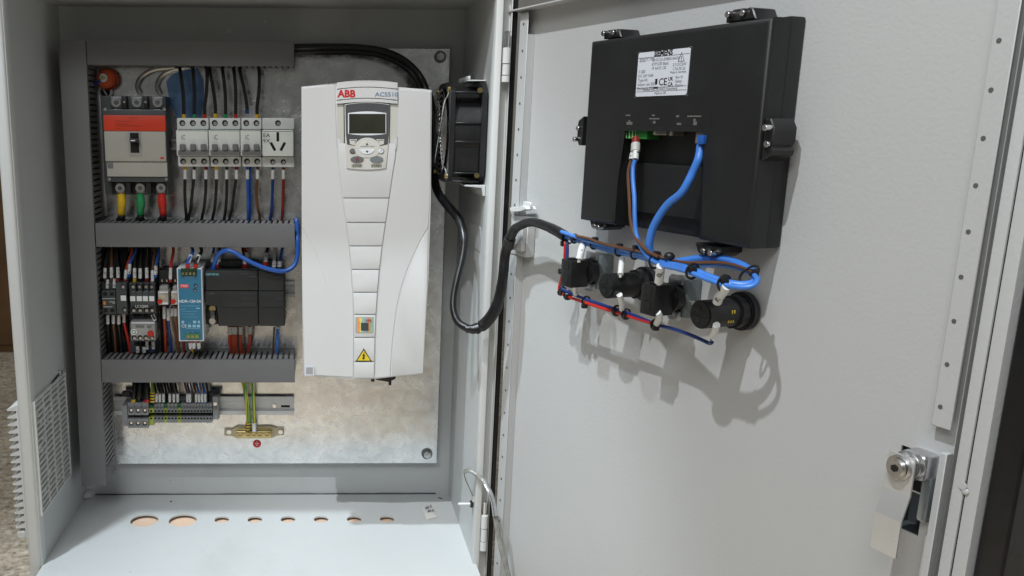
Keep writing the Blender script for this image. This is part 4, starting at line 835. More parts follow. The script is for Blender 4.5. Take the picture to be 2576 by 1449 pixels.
for cx, s in ((412, 'STOP'), (698, 'START')):
    x, z = kz(cx, 1262); kpoly('key_caption_plate', [(cx-85, 1240), (cx+75, 1240), (cx+70, 1285), (cx-80, 1285)], K0+.0003, mat('caption', (.38, .37, .31), .5) if 'caption' not in MATS else MATS['caption']); text(T, s, x, z, K0+.0005, .0052, INK, sx=1.1, parent=kp)
x, z = dp(872, 236.5, DH+.004); text(T, 'ABB', x, z, DH+.0037, .0150, REDINK, sx=1.0, bold=.0006, name='brand_lettering')
x, z = dp(972.5, 238, DH+.004); text(T, 'ACS510', x, z, DH+.0037, .0088, BLUEINK, sx=1.22, bold=.0001)
# stickers
hs = DH+.0024
def dsq(name, X0, Y0, X1, Y1, m, h=hs): return T.part(name, fbox(ident, X0, Y0, X1, Y1, h, DH+.0018, 0), m)
dsq('hologram_sticker', 894, 797, 940, 838, SILVER)
for i, (X0, X1, m) in enumerate(((900, 905, 0), (905, 910, 1), (911, 916, 2), (926, 931, 0), (932, 937, 2), (921, 925, 3))): dsq('hologram_stripe', X0, 800, X1, 836, HOLO[m], hs+.0003)
dsq('hologram_block', 908, 812, 927, 832, DKGREY, hs+.0005); x, z = dp(927, 806, hs); text(T, 'ABB', x, z, hs+.0006, .0055, REDINK)
q = NB(); prism(q, [dp(*p) for p in [(915, 875), (935, 908), (895, 908)]], -hs, -DH-.002, 0); tr = T.part('warning_triangle', q, INK)
q = NB(); prism(q, [dp(*p) for p in [(915, 880), (931.3, 906), (898.7, 906)]], -hs-.0003, -hs+.0001, 0); T.part('yellow_field', q, YEL, tr)
q = NB(); prism(q, [dp(*p) for p in [(917, 884), (911, 895), (914.5, 895), (911, 901), (914, 904), (918, 898), (915.5, 897), (919, 892), (915.5, 892)]], -hs-.0006, -hs-.0002, 0); T.part('lightning_bolt', q, INK, tr)
dsq('white_sticker', 766, 920, 791, 945, LABELW); dsq('sticker_print', 770, 924, 787, 941, mat('sticker_grey', (.35, .35, .36), .5), hs+.0003)
# screw knobs and gland under the drive
b = NB(); q1 = pt(CAB, 965, 955, .12); prism(b, [(q1.x-.022, .300), (q1.x+.024, .300), (q1.x+.018, .276), (q1.x+.006, .2705), (q1.x-.014, .274), (q1.x-.022, .279)], -.15, -.09, .002, 2); T.part('cable_gland', b, RUBBER)
b = NB(); box(b, q1.x-.024, q1.x-.018, -.153, -.1505, .272, .300, .001); box(b, q1.x+.006, q1.x+.011, -.153, -.1505, .266, .290, .001); T.part('gland_screw', b, RUBBER)
b = NB(); box(b, .108, .135, -.16, -.14, .2915, .2985, .002); T.part('drip_foot', b, BLACK)
# ================================================================ CABLES OVER THE DRIVE
def cable(lab, P, r, m=RUBBER, name='cable', n=16, k=8):
    return single(name, lab, 'cable', tube(NB(), P, r, n, k), m, o=P[0])
I = ident
cable('upper black cable arching from the top duct over the inverter', PP(I, [(700, 118, .05), (745, 119, .055), (820, 118, .06), (900, 120, .065), (960, 128, .068), (1005, 145, .07), (1038, 170, .072), (1058, 195, .075), (1070, 222, .085), (1072, 250, .09)]), .0058)
cable('lower black cable arching beneath the other one over the inverter', PP(I, [(700, 130, .045), (745, 130, .05), (820, 130, .055), (900, 130, .06), (955, 138, .062), (1000, 156, .064), (1032, 180, .068), (1048, 202, .075), (1056, 225, .085), (1058, 250, .09)]), .0058)
b = NB(); P = PP(I, [(1066, 188, .074), (1058, 186, .074)]); 
cable('black cable running down between the inverter and the fan', PP(I, [(1080, 240, .05), (1089, 290, .055), (1091, 360, .06), (1090, 420, .07), (1092, 450, .09), (1097, 472, .11)]), .0065)
hp = [W(CAB, 1092, 440, .10), W(CAB, 1100, 480, .13), W(CAB, 1124, 515, .17), W(CAB, 1152, 548, .20), W(CAB, 1166, 590, .23), W(CAB, 1164, 640, .245), W(CAB, 1150, 700, .26), W(CAB, 1141, 745, .27), W(CAB, 1141, 782, .28), W(CAB, 1154, 812, .29), W(CAB, 1182, 829, .30)]
cable('thick black cable looping down from the inverter toward the door', hp, [.0064, .0070, .0072, .0072, .0070, .0062, .0057, .0055, .0056, .0060, .0062], n=18)
hp2 = [W(CAB, 1172, 827, .298), W(CAB, 1198, 827, .302), W(CAB, 1222, 812, .305), W(CAB, 1244, 782, .31), W(CAB, 1258, 740, .312), W(CAB, 1266, 690, .312), W(CAB, 1272, 635, .31), W(DOOR, 1290, 584, .035), W(DOOR, 1312, 566, .036), W(DOOR, 1340, 559, .036), W(DOOR, 1372, 568, .037), W(DOOR, 1400, 581, .038), W(DOOR, 1424, 596, .038)]
cable('black sleeved harness crossing from the cabinet to the door', hp2, [.0064, .0074, .0088, .0088, .0080, .0076, .0074, .0070, .0064, .0063, .0065, .0069, .0070], name='cable_harness', n=18)
for lab, P in (('black tape ring on the harness beside the door channel', (W(CAB, 1277, 622, .311), W(DOOR, 1283, 600, .0352))), ('black tape ring at the bottom of the harness loop', (W(CAB, 1196, 828, .302), W(CAB, 1204, 825, .302)))):
    single('tape_ring', lab, 'tape', tube(NB(), P, .0086, 16), RUBBER, o=P[0])
# ================================================================ FAN
fx0, fx1, fy0, fy1, fz0, fz1 = .2925, .3475, -.2505, -.105, .6145, .765
T = Thing('cooling_fan', 'black square cooling fan with wire guard on the right wall', 'fan', CAB, (.348, (fy0+fy1)/2, fz0))
cy_, cz_ = (fy0+fy1)/2, (fz0+fz1)/2; Rr = .068
def flange(x0, x1):
    bm = NB(); n = 32; sq = []
    hy, hz = (fy1-fy0)/2, (fz1-fz0)/2
    for i in range(n):
        a = 2*math.pi*(i+.5)/n; cc, ss = math.cos(a), math.sin(a); s = min(hy/abs(cc), hz/abs(ss)); s = min(s, 1.29*hy)
        sq.append((cc*s, ss*s, cc*Rr, ss*Rr))
    V_ = [[bm.verts.new((x, cy_+p[k], cz_+p[k+1])) for p in sq] for x in (x0, x1) for k in (0, 2)]
    for i in range(n):
        j = (i+1) % n; o0, i0, o1, i1 = V_
        bm.faces.new((o0[i], o0[j], i0[j], i0[i])); bm.faces.new((o1[j], o1[i], i1[i], i1[j])); bm.faces.new((o0[j], o0[i], o1[i], o1[j])); bm.faces.new((i0[i], i0[j], i1[j], i1[i]))
    return bm
T.part('front_flange', flange(fx0, fx0+.007), BLACK); T.part('rear_flange', flange(fx1-.008, fx1), BLACK)
bm = NB(); n = 32; A = [[bm.verts.new((x, cy_+r_*math.cos(2*math.pi*i/n), cz_+r_*math.sin(2*math.pi*i/n))) for i in range(n)] for x, r_ in ((fx0+.0071, Rr+.002), (fx1-.0081, Rr+.002))]
for i in range(n): bm.faces.new((A[0][i], A[0][(i+1) % n], A[1][(i+1) % n], A[1][i]))
T.part('barrel', bm, BLACK)
for py in (232, 310, 357, 436, 457):
    z = pt(CAB, 1185, py, .25).z; b = NB(); box(b, fx0+.0071, fx1-.0081, fy0+.001, fy0+.022, z-.0013, z+.0013, .0005, 1); T.part('rib', b, BLACK)
b = NB(); zt9, zb9 = pt(CAB, 1185, 357, .25).z, pt(CAB, 1185, 436, .25).z; box(b, fx0+.0071, fx1-.0081, fy0+.006, fy0+.010, zb9+.0014, zt9-.0014, .001, 1); T.part('side_panel', b, BLACK)
b = NB(); cyl(b, (fx0+.02, cy_, cz_), (1, 0, 0), .026, .03, 24, b=.002); hub = T.part('hub', b, BLACK)
for i in range(7):
    a = 2*math.pi*i/7; bm = NB(); box(bm, fx0+.008, fx0+.036, cy_-.0012, cy_+.0012, cz_+.025, cz_+.064, .0005, 1)
    bmesh.ops.rotate(bm, verts=bm.verts[:], cent=(fx0+.022, cy_, cz_+.04), matrix=Matrix.Rotation(.7, 3, 'Z')); bmesh.ops.rotate(bm, verts=bm.verts[:], cent=(fx0, cy_, cz_), matrix=Matrix.Rotation(a, 3, 'X')); T.part('blade', bm, BLACK, hub)
gd = NB(); tube(gd, ring((fx0-.004, cy_, cz_), .0105, 'x', 32), .0009, 6, closed=True); gd = T.part('guard', gd, STEEL)
for i in range(2, 9):
    b = NB(); tube(b, ring((fx0-.004, cy_, cz_), .0082*i, 'x', 40), .0008, 6, closed=True); T.part('guard_ring', b, STEEL, gd)
for a in (45, 135, 225, 315):
    a = math.radians(a); c_, s_ = math.cos(a), math.sin(a); b = NB(); tube(b, [(fx0-.0055, cy_+c_*.008, cz_+s_*.008), (fx0-.0055, cy_+c_*.062, cz_+s_*.062), (fx0-.002, cy_+c_*.078, cz_+s_*.078), (fx0-.001, cy_+c_*.09, cz_+s_*.09)], .0011, 6); T.part('guard_spoke', b, STEEL, gd)
    b = NB(); cyl(b, (fx0-.002, cy_+c_*.091, cz_+s_*.091), (1, 0, 0), .004, .004, 10); T.part('screw', b, BRASS)
for z in (.752, .627):
    b = NB(); cyl(b, (fx1-.012, fy0-.001, z), (0, 1, 0), .004, .005, 10, b=.001); T.part('fixing_nut', b, BRASS)
T = Thing('fan_bracket', 'upper white sheet metal bracket with a bolt on top of the fan', 'bracket', CAB, (.34, -.2, .766), 'fan brackets')
b = NB(); box(b, .322, .3495, -.22, -.13, .7665, .7685, .0006, 1); box(b, .322, .326, -.22, -.13, .7686, .774, .0006, 1); T.part('plate', b, WHITE)
b = NB(); cyl(b, (.332, -.18, .774), (0, 0, 1), .004, .010, 8, b=.0008); T.part('bolt', b, DARKST)
T = Thing('fan_bracket', 'lower grey sheet metal bracket under the fan', 'bracket', CAB, (.34, -.2, .612), 'fan brackets')
b = NB(); prism(b, [(.318, .6125), (.3495, .6125), (.3495, .596), (.346, .596), (.344, .609), (.318, .6105)], -.252, -.15, .0004, 1); T.part('plate', b, PAINTIN)
# ================================================================ RIGHT WALL BOTTOM: stud, thin wire, braided strap, packet
a = xat(1191, 1268, XR)
T = Thing('earth_stud', 'small pale stud with black nut on the lower right cabinet wall', 'stud', CAB, a)
b = NB(); cyl(b, (XR-.012, a.y, a.z), (1, 0, 0), .0024, .026, 12); T.part('shaft', b, WHITE)
b = NB(); cyl(b, (XR-.003, a.y, a.z), (1, 0, 0), .0062, .005, 8, b=.0008); T.part('nut', b, BLACK)
tp = lambda L: [W(CAB, x, y, h) for x, y, h in L]
wire('thin grey wire from the stud curling up to the earth strap', tp([(1191, 1262, .262), (1190, 1250, .262), (1181, 1228, .262), (1172, 1208, .264), (1168, 1192, .268), (1175, 1183, .272), (1188, 1186, .276)]), 'grey', .0012, tp([(1191, 1262, .262), (1190, 1248, .262)]), srf=2.2)
T = Thing('earth_strap', 'braided earth strap arching from the cabinet to the bottom of the door', 'earth strap', CAB, W(CAB, 1175, 1186, .27))
SP = [(1168, 1186, .268), (1182, 1184, .276), (1200, 1194, .285), (1218, 1212, .30), (1232, 1238, .31), (1241, 1265, .315), (1246, 1300, .32), (1253, 1340, .325), (1262, 1385, .33), (1272, 1420, .335), (1282, 1462, .34)]
b = NB(); tube(b, tp(SP), .0042, 10, flat=.6); T.part('clear_sleeve', b, TUBEC)
b = NB(); tube(b, tp([(1222, 1218, .302), (1233, 1240, .3105), (1241, 1265, .3155), (1246, 1298, .3205)]), .0050, 10, flat=.65); T.part('braid', b, BRAID)
q = [zat(1062, 1280), zat(1091, 1272), zat(1101, 1302), zat(1072, 1309)]
T = Thing('paper_packet', 'small creased white paper packet with grey print on the cabinet floor', 'packet', CAB, q[0])
bm = NB(); n = 6; G = [[None]*(n+1) for _ in range(n+1)]
for i in range(n+1):
    for j in range(n+1):
        u, v = i/n, j/n; p = (q[0]*(1-u)+q[1]*u)*(1-v)+(q[3]*(1-u)+q[2]*u)*v
        G[i][j] = bm.verts.new((p.x, p.y, .0006+.005*math.sin(math.pi*u)*math.sin(math.pi*v)+random.uniform(0, .0008)))
for i in range(n):
    for j in range(n): bm.faces.new((G[i][j], G[i][j+1], G[i+1][j+1], G[i+1][j]))
bmesh.ops.recalc_face_normals(bm, faces=bm.faces[:]); T.part('packet_sheet', bm, PAPER)
bm = NB()
for u, v, du, dv in ((.15, .2, .35, .14), (.6, .15, .12, .2), (.25, .5, .3, .15), (.6, .55, .2, .12)):
    P = []
    for a_, b_ in ((u, v), (u+du, v), (u+du, v+dv), (u, v+dv)):
        p = (q[0]*(1-a_)+q[1]*a_)*(1-b_)+(q[3]*(1-a_)+q[2]*a_)*b_; P.append((p.x, p.y, .0074))
    quad(bm, P)
T.part('grey_print', bm, GREYINK)
bm = NB()
for X, Y in ((1105, 1253), (1110, 1254), (1189, 1395), (1195, 1405), (1186, 1388), (430, 1262)):
    p = zat(X, Y); box(bm, p.x-.002, p.x+.002, p.y-.001, p.y+.001, .0002, .0012)
single('swarf', 'few dark crumbs lying on the cabinet floor near the right wall', 'debris', bm, DARK, kind='stuff')
# ================================================================ DOOR
T = doort = Thing('steel_door', 'wide open grey steel door leaf carrying the black operator panel', 'door', DOOR, (.36, 0, 0))
hA, hB, hC, hD_ = pt(DOOR, 2268.5, 1118, 0).x, pt(DOOR, 2341.5, 1146, 0).x, (pt(DOOR, 2309, 1350, 0).z+pt(DOOR, 2259, 1326, 0).z)/2, (pt(DOOR, 2268.5, 1118, 0).z+pt(DOOR, 2341.5, 1146, 0).z)/2 #(pt(DOOR, 2268, 1118, 0).x+pt(DOOR, 2259, 1326, 0).x)/2-.003, (pt(DOOR, 2342, 1145, 0).x+pt(DOOR, 2309, 1350, 0).x)/2, .3478, .4279     # lock opening (s, z)
ztop, zbot = .8614, -.03; s0, s1 = -.012, .73
SRP = (pt(DOOR, 2467, 617, .008).x+pt(DOOR, 2404, 1006, .008).x+pt(DOOR, 2336, 1440, .008).x)/3
PD = .0     # inner face of the sheet
def dbox(bm, sa, sb, h, h0, za, zb, bev=0., seg=1): return box(bm, sa, sb, -h, -h0, za, zb, bev, seg)
b = NB(); th_ = -.0018
dbox(b, s0, hA, PD, th_, zbot-.05, ztop); dbox(b, hB, SRP, PD, th_, zbot-.05, ztop); dbox(b, hA, hB, PD, th_, hD_, ztop); dbox(b, hA, hB, PD, th_, zbot-.05, hC)
T.part('sheet', b, DOORP, smooth=False)
b = NB(); dbox(b, hA-.002, hB+.002, -.022, -.024, hC-.002, hD_+.002); T.part('lock_recess_back', b, DKGREY)
b = NB()
for sa, sb, za, zb in ((hA-.003, hA, hC, hD_), (hB, hB+.003, hC, hD_), (hA, hB, hC-.003, hC), (hA, hB, hD_, hD_+.003)): dbox(b, sa, sb, -.002, -.024, za, zb)
T.part('lock_recess_wall', b, DKGREY)
# top return flange
b = NB(); dbox(b, s0, s1, .022, -.0018, ztop, ztop+.002); T.part('top_flange', b, DOORP)
# hinge side flange
# left perforated channel in three lengths
HC = .013
def sx(px, py, h): return pt(DOOR, px, py, h).x
def zz(px, py, h): return pt(DOOR, px, py, h).z
dots_m = NB(); cyl(dots_m, (0, 0, 0), (0, 1, 0), .0019, .0006, 12); dots_m = mesh(dots_m, 'perforation', mat('pit', (.10, .10, .098), .6), False)
sL0, sL1 = sx(1307, 77, HC), sx(1327, 77, HC)
zt_, zm1, zm2, zb_ = zz(1318, 32, HC), zz(1295, 540, HC), zz(1290, 640, HC), zbot-.05
for za, zb in ((zm1, zt_), (zb_, zm2)):
    b = NB(); dbox(b, sL0, sL1, HC, HC-.0015, za, zb, .0006); ch = T.part('stiffener', b, DOORP)
    b = NB(); dbox(b, sL1-.0015, sL1, HC-.0016, .0003, za, zb-.03 if zb == zt_ else zb); T.part('web', b, DOORP, ch)
    b = NB(); dbox(b, sL0, sL0+.0015, HC-.0016, .0003, za, zb); T.part('web', b, DOORP, ch)
    z = zb-.0155 if zb == zt_ else zb-.03
    while z > za+.01: T.inst('perforation', dots_m, ((sL0+sL1)/2, -HC-.0001, z), ch); z -= .0366 if True else 0
b = NB(); dbox(b, sL0+.004, sx(1330, 580, .012), .014, .0003, zm2+.0005, zm1-.0005, .001); T.part('channel_bridge', b, DOORP)
b = NB(); dbox(b, sx(1292, 580, .02), sx(1325, 590, .014), .022, .0145, zz(1300, 630, .02), zz(1300, 566, .02), .001); T.part('stay_bracket', b, DOORP)
# hook tab
b = NB(); za = zz(1330, 528, .012); prism(b, [(sx(1287, 528, .018), za+.000), (sx(1312, 525, .018), za+.004), (sx(1336, 522, .012), za+.006), (sx(1340, 522, .012), za+.002), (sx(1320, 530, .014), za-.002), (sx(1290, 536, .018), za-.006)], -.022, -.006, .0008, 1)
T.part('hook_arm', b, PAINT); b = NB(); dbox(b, sx(1318, 515, .014), sx(1338, 515, .014), .016, .013, zz(1330, 524, .014), zz(1330, 508, .014), .001); T.part('hook_tab', b, PAINT)
# right side: raised perforated band, dark recess, outer flange with slit
HR = .008
sR1 = (sx(2467, 617, HR)+sx(2404, 1006, HR)+sx(2336, 1440, HR))/3; sR0 = (sx(2390, 766, HR)+sx(2353, 990, HR))/2
sF0 = (sx(2430, 1006, .02)+sx(2360, 1440, .02))/2; sF1 = (sx(2465, 1006, .02)+sx(2390, 1440, .02))/2; sF2 = sx(2428, 1440, .02)
znt = zz(2378, 1080, HR); znb = zz(2372, 1140, HR)
b = NB(); dbox(b, sR0, sR1, HR, HR-.0015, znt, ztop-.015, .0006); ch = T.part('stiffener', b, DOORP)
b = NB(); dbox(b, sR0, sR0+.0015, HR-.0016, .0003, znt, ztop-.015); T.part('web', b, DOORP, ch)
for k in range(13):
    z = zz(2365, 1023, HR)+.0362*k
    if z < ztop-.02: T.inst('perforation', dots_m, ((sx(2422, 676, HR)+sx(2365, 1023, HR))/2, -HR-.0001, z), ch)
b = NB(); dbox(b, sR1-.006, sR1, HR, .0003, zbot-.05, znb, .0006); T.part('lower_edge_fold', b, DOORP)
b = NB(); dbox(b, sR1-.004, sF0+.001, -.026, -.028, zbot-.05, ztop); T.part('recess_strip', b, DOORP)
b = NB(); dbox(b, sR1-.0015, sR1-.0002, -.0005, -.026, zbot-.05, ztop); T.part('recess_side', b, DOORP)
b = NB(); dbox(b, sF0, sF1-.0006, .020, -.0275, zbot-.05, ztop+.002, .0012, 2); T.part('outer_flange', b, DOORP)
b = NB(); dbox(b, sF1+.0006, sF2, .0195, -.02, zbot-.05, ztop+.002, .0012, 2); T.part('outer_return', b, DOORP)
b = NB(); dbox(b, sF1-.0008, sF1+.0008, .0183, -.001, zbot-.05, ztop); T.part('slit', b, DARK)
b = NB(); c = pt(DOOR, 2430, 1225, .020); cyl(b, (c.x-.002, -.0205, c.z), (0, 1, 0), .003, .0015, 8); sph(b, (c.x, -.020, c.z-.004), .003, 1, .4, 1); T.part('weld_spot', b, DOORP)
b = NB(); dbox(b, sF2+.0003, sF2+.022, .012, -.03, zbot-.05, ztop, .002); T.part('edge_gasket', b, RUBBER)
# ================================================================ LOCK
def zh(X, Y): return (2151.9+X/4.256, 1083.7+Y/4.256)
c = pt(DOOR, *zh(700, 330), 0.)
pass
T = Thing('door_lock', 'chromed door lock with bent flat cam near the door edge', 'lock', DOOR, c)
lh = .030; tip = pt(DOOR, *zh(432, 398), lh+.006); bx = tip.x; bz = tip.z
b = NB(); box(b, bx-.0112, bx+.0112, -.018, .018, bz-.0118, bz+.0108, .004, 3); T.part('housing', b, GALV2)
b = NB(); cyl(b, (bx, -.021, bz), (0, 1, 0), .0130, .007, 28, b=.001); T.part('collar', b, STEEL)
b = NB(); cyl(b, (bx, -.0265, bz), (0, 1, 0), .0132, .004, 6, b=.001); T.part('nut', b, STEEL)
q = NB(); w2 = .0118
prof = [(-.0290, bz+.011), (-.0290, bz-.022), (-.0350, bz-.044), (-.0350, bz-.077)]
vs = [[q.verts.new((bx+sgn*w2+dx_, y-o_, z)) for y, z in prof] for o_ in (0, .0016) for sgn, dx_ in ((-1, 0), (1, 0))]
for i in range(3):
    q.faces.new((vs[0][i], vs[1][i], vs[1][i+1], vs[0][i+1])); q.faces.new((vs[2][i], vs[2][i+1], vs[3][i+1], vs[3][i])); q.faces.new((vs[0][i], vs[0][i+1], vs[2][i+1], vs[2][i])); q.faces.new((vs[1][i], vs[3][i], vs[3][i+1], vs[1][i+1]))
for i in (0, 3): q.faces.new((vs[0][i], vs[2][i], vs[3][i], vs[1][i]))
bmesh.ops.recalc_face_normals(q, faces=q.faces[:]); T.part('cam', q, mat('cam_steel', (.66, .665, .66), .30, .55, var=.05, vs=16, bump=.1, bs=60), smooth=False)
b = NB(); cyl(b, (bx, -.0325, bz), (0, 1, 0), .0108, .003, 28, b=.0008); cyl(b, (bx, -.0355, bz), (0, 1, 0), .0084, .004, 24, b=.0014); sc_ = T.part('cam_screw', b, STEEL)
b = NB(); cyl(b, (bx, -.0378, bz), (0, 1, 0), .0034, .0006, 6); T.part('hex_socket', b, DARK, sc_)
p0 = pt(DOOR, *zh(780, 480), .006); p1 = pt(DOOR, *zh(700, 970), .006)
b = NB(); box(b, p0.x-.004, p0.x+.005, -.008, .003, p1.z, p0.z, .003, 2); T.part('keeper_plate', b, mat('zinc_grey', (.36, .40, .42), .35, .8, var=.1, vs=40))
b = NB(); box(b, p0.x-.020, p0.x-.004, -.004, .006, p1.z+.022, p0.z-.018, .003, 2); T.part('keeper_block', b, GALV2)
b = NB(); tube(b, [(bx+.004, .010, hC+.004), (bx+.007, .006, hC+.016), (bx+.006, .004, hC+.030), (bx+.001, .004, hC+.040)], .0016, 8); T.part('spring_wire', b, DARKST)
# ================================================================ OPERATOR PANEL
HH = .043
def hz(X, Y): return (1408.8+X/2.2286, Y/2.2286)
def hq(px, py, h=HH): q = pt(DOOR, px, py, h); return (q.x, q.z)
sa = (hq(1484, 102)[0]+hq(1460, 545)[0])/2; sb = (hq(1935, 50)[0]+hq(1888, 628)[0])/2
zt2 = (hq(1484, 103)[1]+hq(1930, 45)[1])/2; zb2 = (hq(1462, 551)[1]+hq(1887, 628)[1])/2
T = Thing('operator_panel', 'large black operator panel housing with white rating label on the door', 'operator panel', DOOR, ((sa+sb)/2, 0, zb2))
n0, n1 = hq(1556, 450)[0], hq(1768, 450)[0]; nt = hq(1660, 317)[1]
b = NB(); box(b, sa+.002, sb-.0004, -.020, -.0005, zb2-.002, zt2+.002, .003, 2); T.part('rear_shell', b, BLACKM)
b = NB(); prism(b, [(sa, zb2), (n0, zb2), (n0, nt), (n1, nt), (n1, zb2), (sb, zb2-.001), (sb, zt2), (sa, zt2)], -HH, -.0202, .0055, 3); T.part('cover', b, BLACKM)
b = NB(); box(b, n0+.004, n1-.003, -.028, -.0203, hq(1660, 545)[1], nt-.03 if False else hq(1660, 415)[1], .002); T.part('inner_step', b, BLACKM)
b = NB(); box(b, n0-.002, n1+.004, -HH-.0002, -HH+.001, nt+.0008, hq(1660, 286)[1], 0); T.part('port_strip', b, BLACKM)
b = NB(); box(b, n0-.004, n0-.001, -HH-.0001, -HH+.001, hq(1556, 560)[1], nt-.004, 0); T.part('recess_edge', b, BLACK)
for X0, Y0, X1, Y1 in ((2040, 0, 0, 0),): pass
def hpr(px, py, w_, h_):
    s, z = hq(px, py, HH+.0006); b = NB(); box(b, s-w_*.42, s+w_*.42, -HH-.0005, -HH-.0003, z-h_*.28, z+h_*.28); T.part('port_print', b, mat('port_print', (.13, .13, .12), .6) if 'port_print' not in MATS else MATS['port_print'])
def zr(X, Y): return (1408.8+X/3.5053, 247.7+Y/3.5053)
def zR(X, Y): return (1820+X/4.5286)/1.2919, (320+Y/4.5286)/1.2919
for X, Y, w_, h_ in ((1000, 248, .010, .0028), (1020, 330, .003, .004), (1020, 365, .012, .006), (1372, 248, .006, .003), (1385, 298, .020, .0026), (1385, 350, .005, .005), (1728, 262, .005, .004), (1748, 375, .008, .004), (1972, 262, .024, .0026), (1978, 315, .004, .004), (1985, 365, .006, .007)):
    q = zR(X, Y); hpr(q[0], q[1], w_, h_)
# rating label
def zl(X, Y): return (1548.1+X/8.510, 92.9+Y/8.510)
la, lb = (hq(*zl(508, 330))[0]+hq(*zl(440, 1270))[0])/2, (hq(*zl(1618, 240))[0]+hq(*zl(1535, 1245))[0])/2
lt, lo_ = (hq(*zl(508, 330))[1]+hq(*zl(1618, 240))[1])/2, (hq(*zl(440, 1270))[1]+hq(*zl(1535, 1250))[1])/2
lw, lhh = lb-la, lt-lo_; hl = HH+.0006
rc_ = lambda x0, x1, z0, z1, r: [(x0+r+r*math.cos(a), z0+r+r*math.sin(a)) for a in [math.pi+math.pi/2*i/4 for i in range(5)]]+[(x1-r+r*math.cos(a), z0+r+r*math.sin(a)) for a in [1.5*math.pi+math.pi/2*i/4 for i in range(5)]]+[(x1-r+r*math.cos(a), z1-r+r*math.sin(a)) for a in [math.pi/2*i/4 for i in range(5)]]+[(x0+r+r*math.cos(a), z1-r+r*math.sin(a)) for a in [math.pi/2+math.pi/2*i/4 for i in range(5)]]
q = NB(); prism(q, rc_(la, lb, lo_, lt, .0025), -hl, -HH+.0002, 0); lab = T.part('rating_label', q, LABELW)
U = lambda u, v: (la+lw*u, lt-lhh*v)
def ltx(s, u, v, size, m=INK, al='LEFT', bold=0, sx_=1.): x, z = U(u, v); text(T, s, x, z, hl+.0001, size, m, al, sx=sx_, ext=.00008, bold=bold, parent=lab)
def lln(u0, u1, v, th=.0003):
    x0, z = U(u0, v); x1, _ = U(u1, v); b = NB(); box(b, x0, x1, -hl-.0002, -hl, z-th/2, z+th/2); T.part('rule', b, INK, lab)
ltx('SIEMENS', .5, .062, .0082, INK, 'CENTER', .0003, .95)
lln(0.01, .99, .125); lln(.01, .99, .805); lln(.01, .99, .89)
ltx('SIMATIC HMI', .03, .165, .0042, GREYINK); lln(.03, .16, .205, .0003)
ltx('6AV2123-2MB03-0AX0\nKTP1200 Basic\n1P 6AV2 123', .29, .29, .0044, GREYINK); ltx('2 5 DC24V\n1.7A FS 02', .70, .385, .0044, GREYINK)
ltx('Made in Germany', .66, .50, .0034, GREYINK)
ltx('S LBD\nDC 24V 0.8A\nType 4X\nIndoor use 50C\nEnclosure IP65', .03, .63, .0046, GREYINK)
ltx('CE', .535, .70, .0108, INK, 'CENTER', .0001); ltx('UK\nCA', .68, .70, .0056, INK, 'CENTER', .0001); ltx('Rev 01\nSafety\nMarine', .77, .70, .0042, GREYINK)
ltx('Siemens AG, DE-90475 Nuernberg', .15, .848, .0038, GREYINK); ltx('Made in DE', .5, .94, .0038, GREYINK, 'CENTER')
x, z = U(.85, .27); b = NB(); tube(b, [(x-.0045, -hl-.0001, z), (x+.0045, -hl-.0001, z), (x, -hl-.0001, z+.0085)], .0004, 5, closed=True); box(b, x-.0003, x+.0003, -hl-.0003, -hl, z+.0015, z+.005); T.part('warning_mark', b, INK, lab)
x, z = U(.405, .70); b = NB(); box(b, x-.003, x+.003, -hl-.0002, -hl, z-.0065, z-.0045); box(b, x-.0018, x+.0018, -hl-.0002, -hl, z-.002, z+.004); T.part('bin_mark', b, INK, lab)
# corner marks of the label
for u, v, du, dv in ((-.02, -.02, .05, .05), (1.02, -.02, -.05, .05), (-.02, 1.02, .05, -.05), (1.02, 1.02, -.05, -.05)):
    x, z = U(u, v); x1, z1_ = U(u+du, v+dv); b = NB(); box(b, x, x1, -HH-.0004, -HH-.0001, z-.0003, z+.0003); box(b, x-.0003, x+.0003, -HH-.0004, -HH-.0001, z+.0003 if z1_ > z else z-.0003, z1_); T.part('corner_mark', b, MATS['port_print'], lab)
# ports
def hb(X0, Y0, X1, Y1, h, h0, bev=.0005):
    a, c = zR(X0, Y0+8), zR(X1, Y1+24); return fbox(ident, a[0], a[1], c[0], c[1], h-.007, h0-.009, bev, DOOR)
p = T.part('power_connector', hb(968, 458, 1278, 572, .046, .030), mat('connector_green', (.02, .17, .03), .4))
T.part('bright_face', hb(968, 458, 1112, 562, .0465, .0461, .0003), GREEN, p)
for i in range(3):
    X = 995+i*46; T.part('clamp_opening', hb(X-14, 475, X+14, 515, .0470, .0466, 0), DGREEN, p); T.part('screw_opening', hb(X-12, 532, X+12, 550, .0470, .0466, 0), DGREEN, p)
T.part('serial_port', hb(1370, 455, 1568, 515, .044, .030), mat('port_metal', (.5, .48, .42), .4, .7)); T.part('serial_port_opening', hb(1415, 465, 1560, 500, .0444, .0441, 0), MIDG)
T.part('usb_port', hb(1610, 458, 1655, 525, .044, .030), MATS['port_metal'])
T.part('network_port', hb(1995, 482, 2120, 640, .0465, .030), mat('port_frame', (.26, .26, .25), .35, .5))
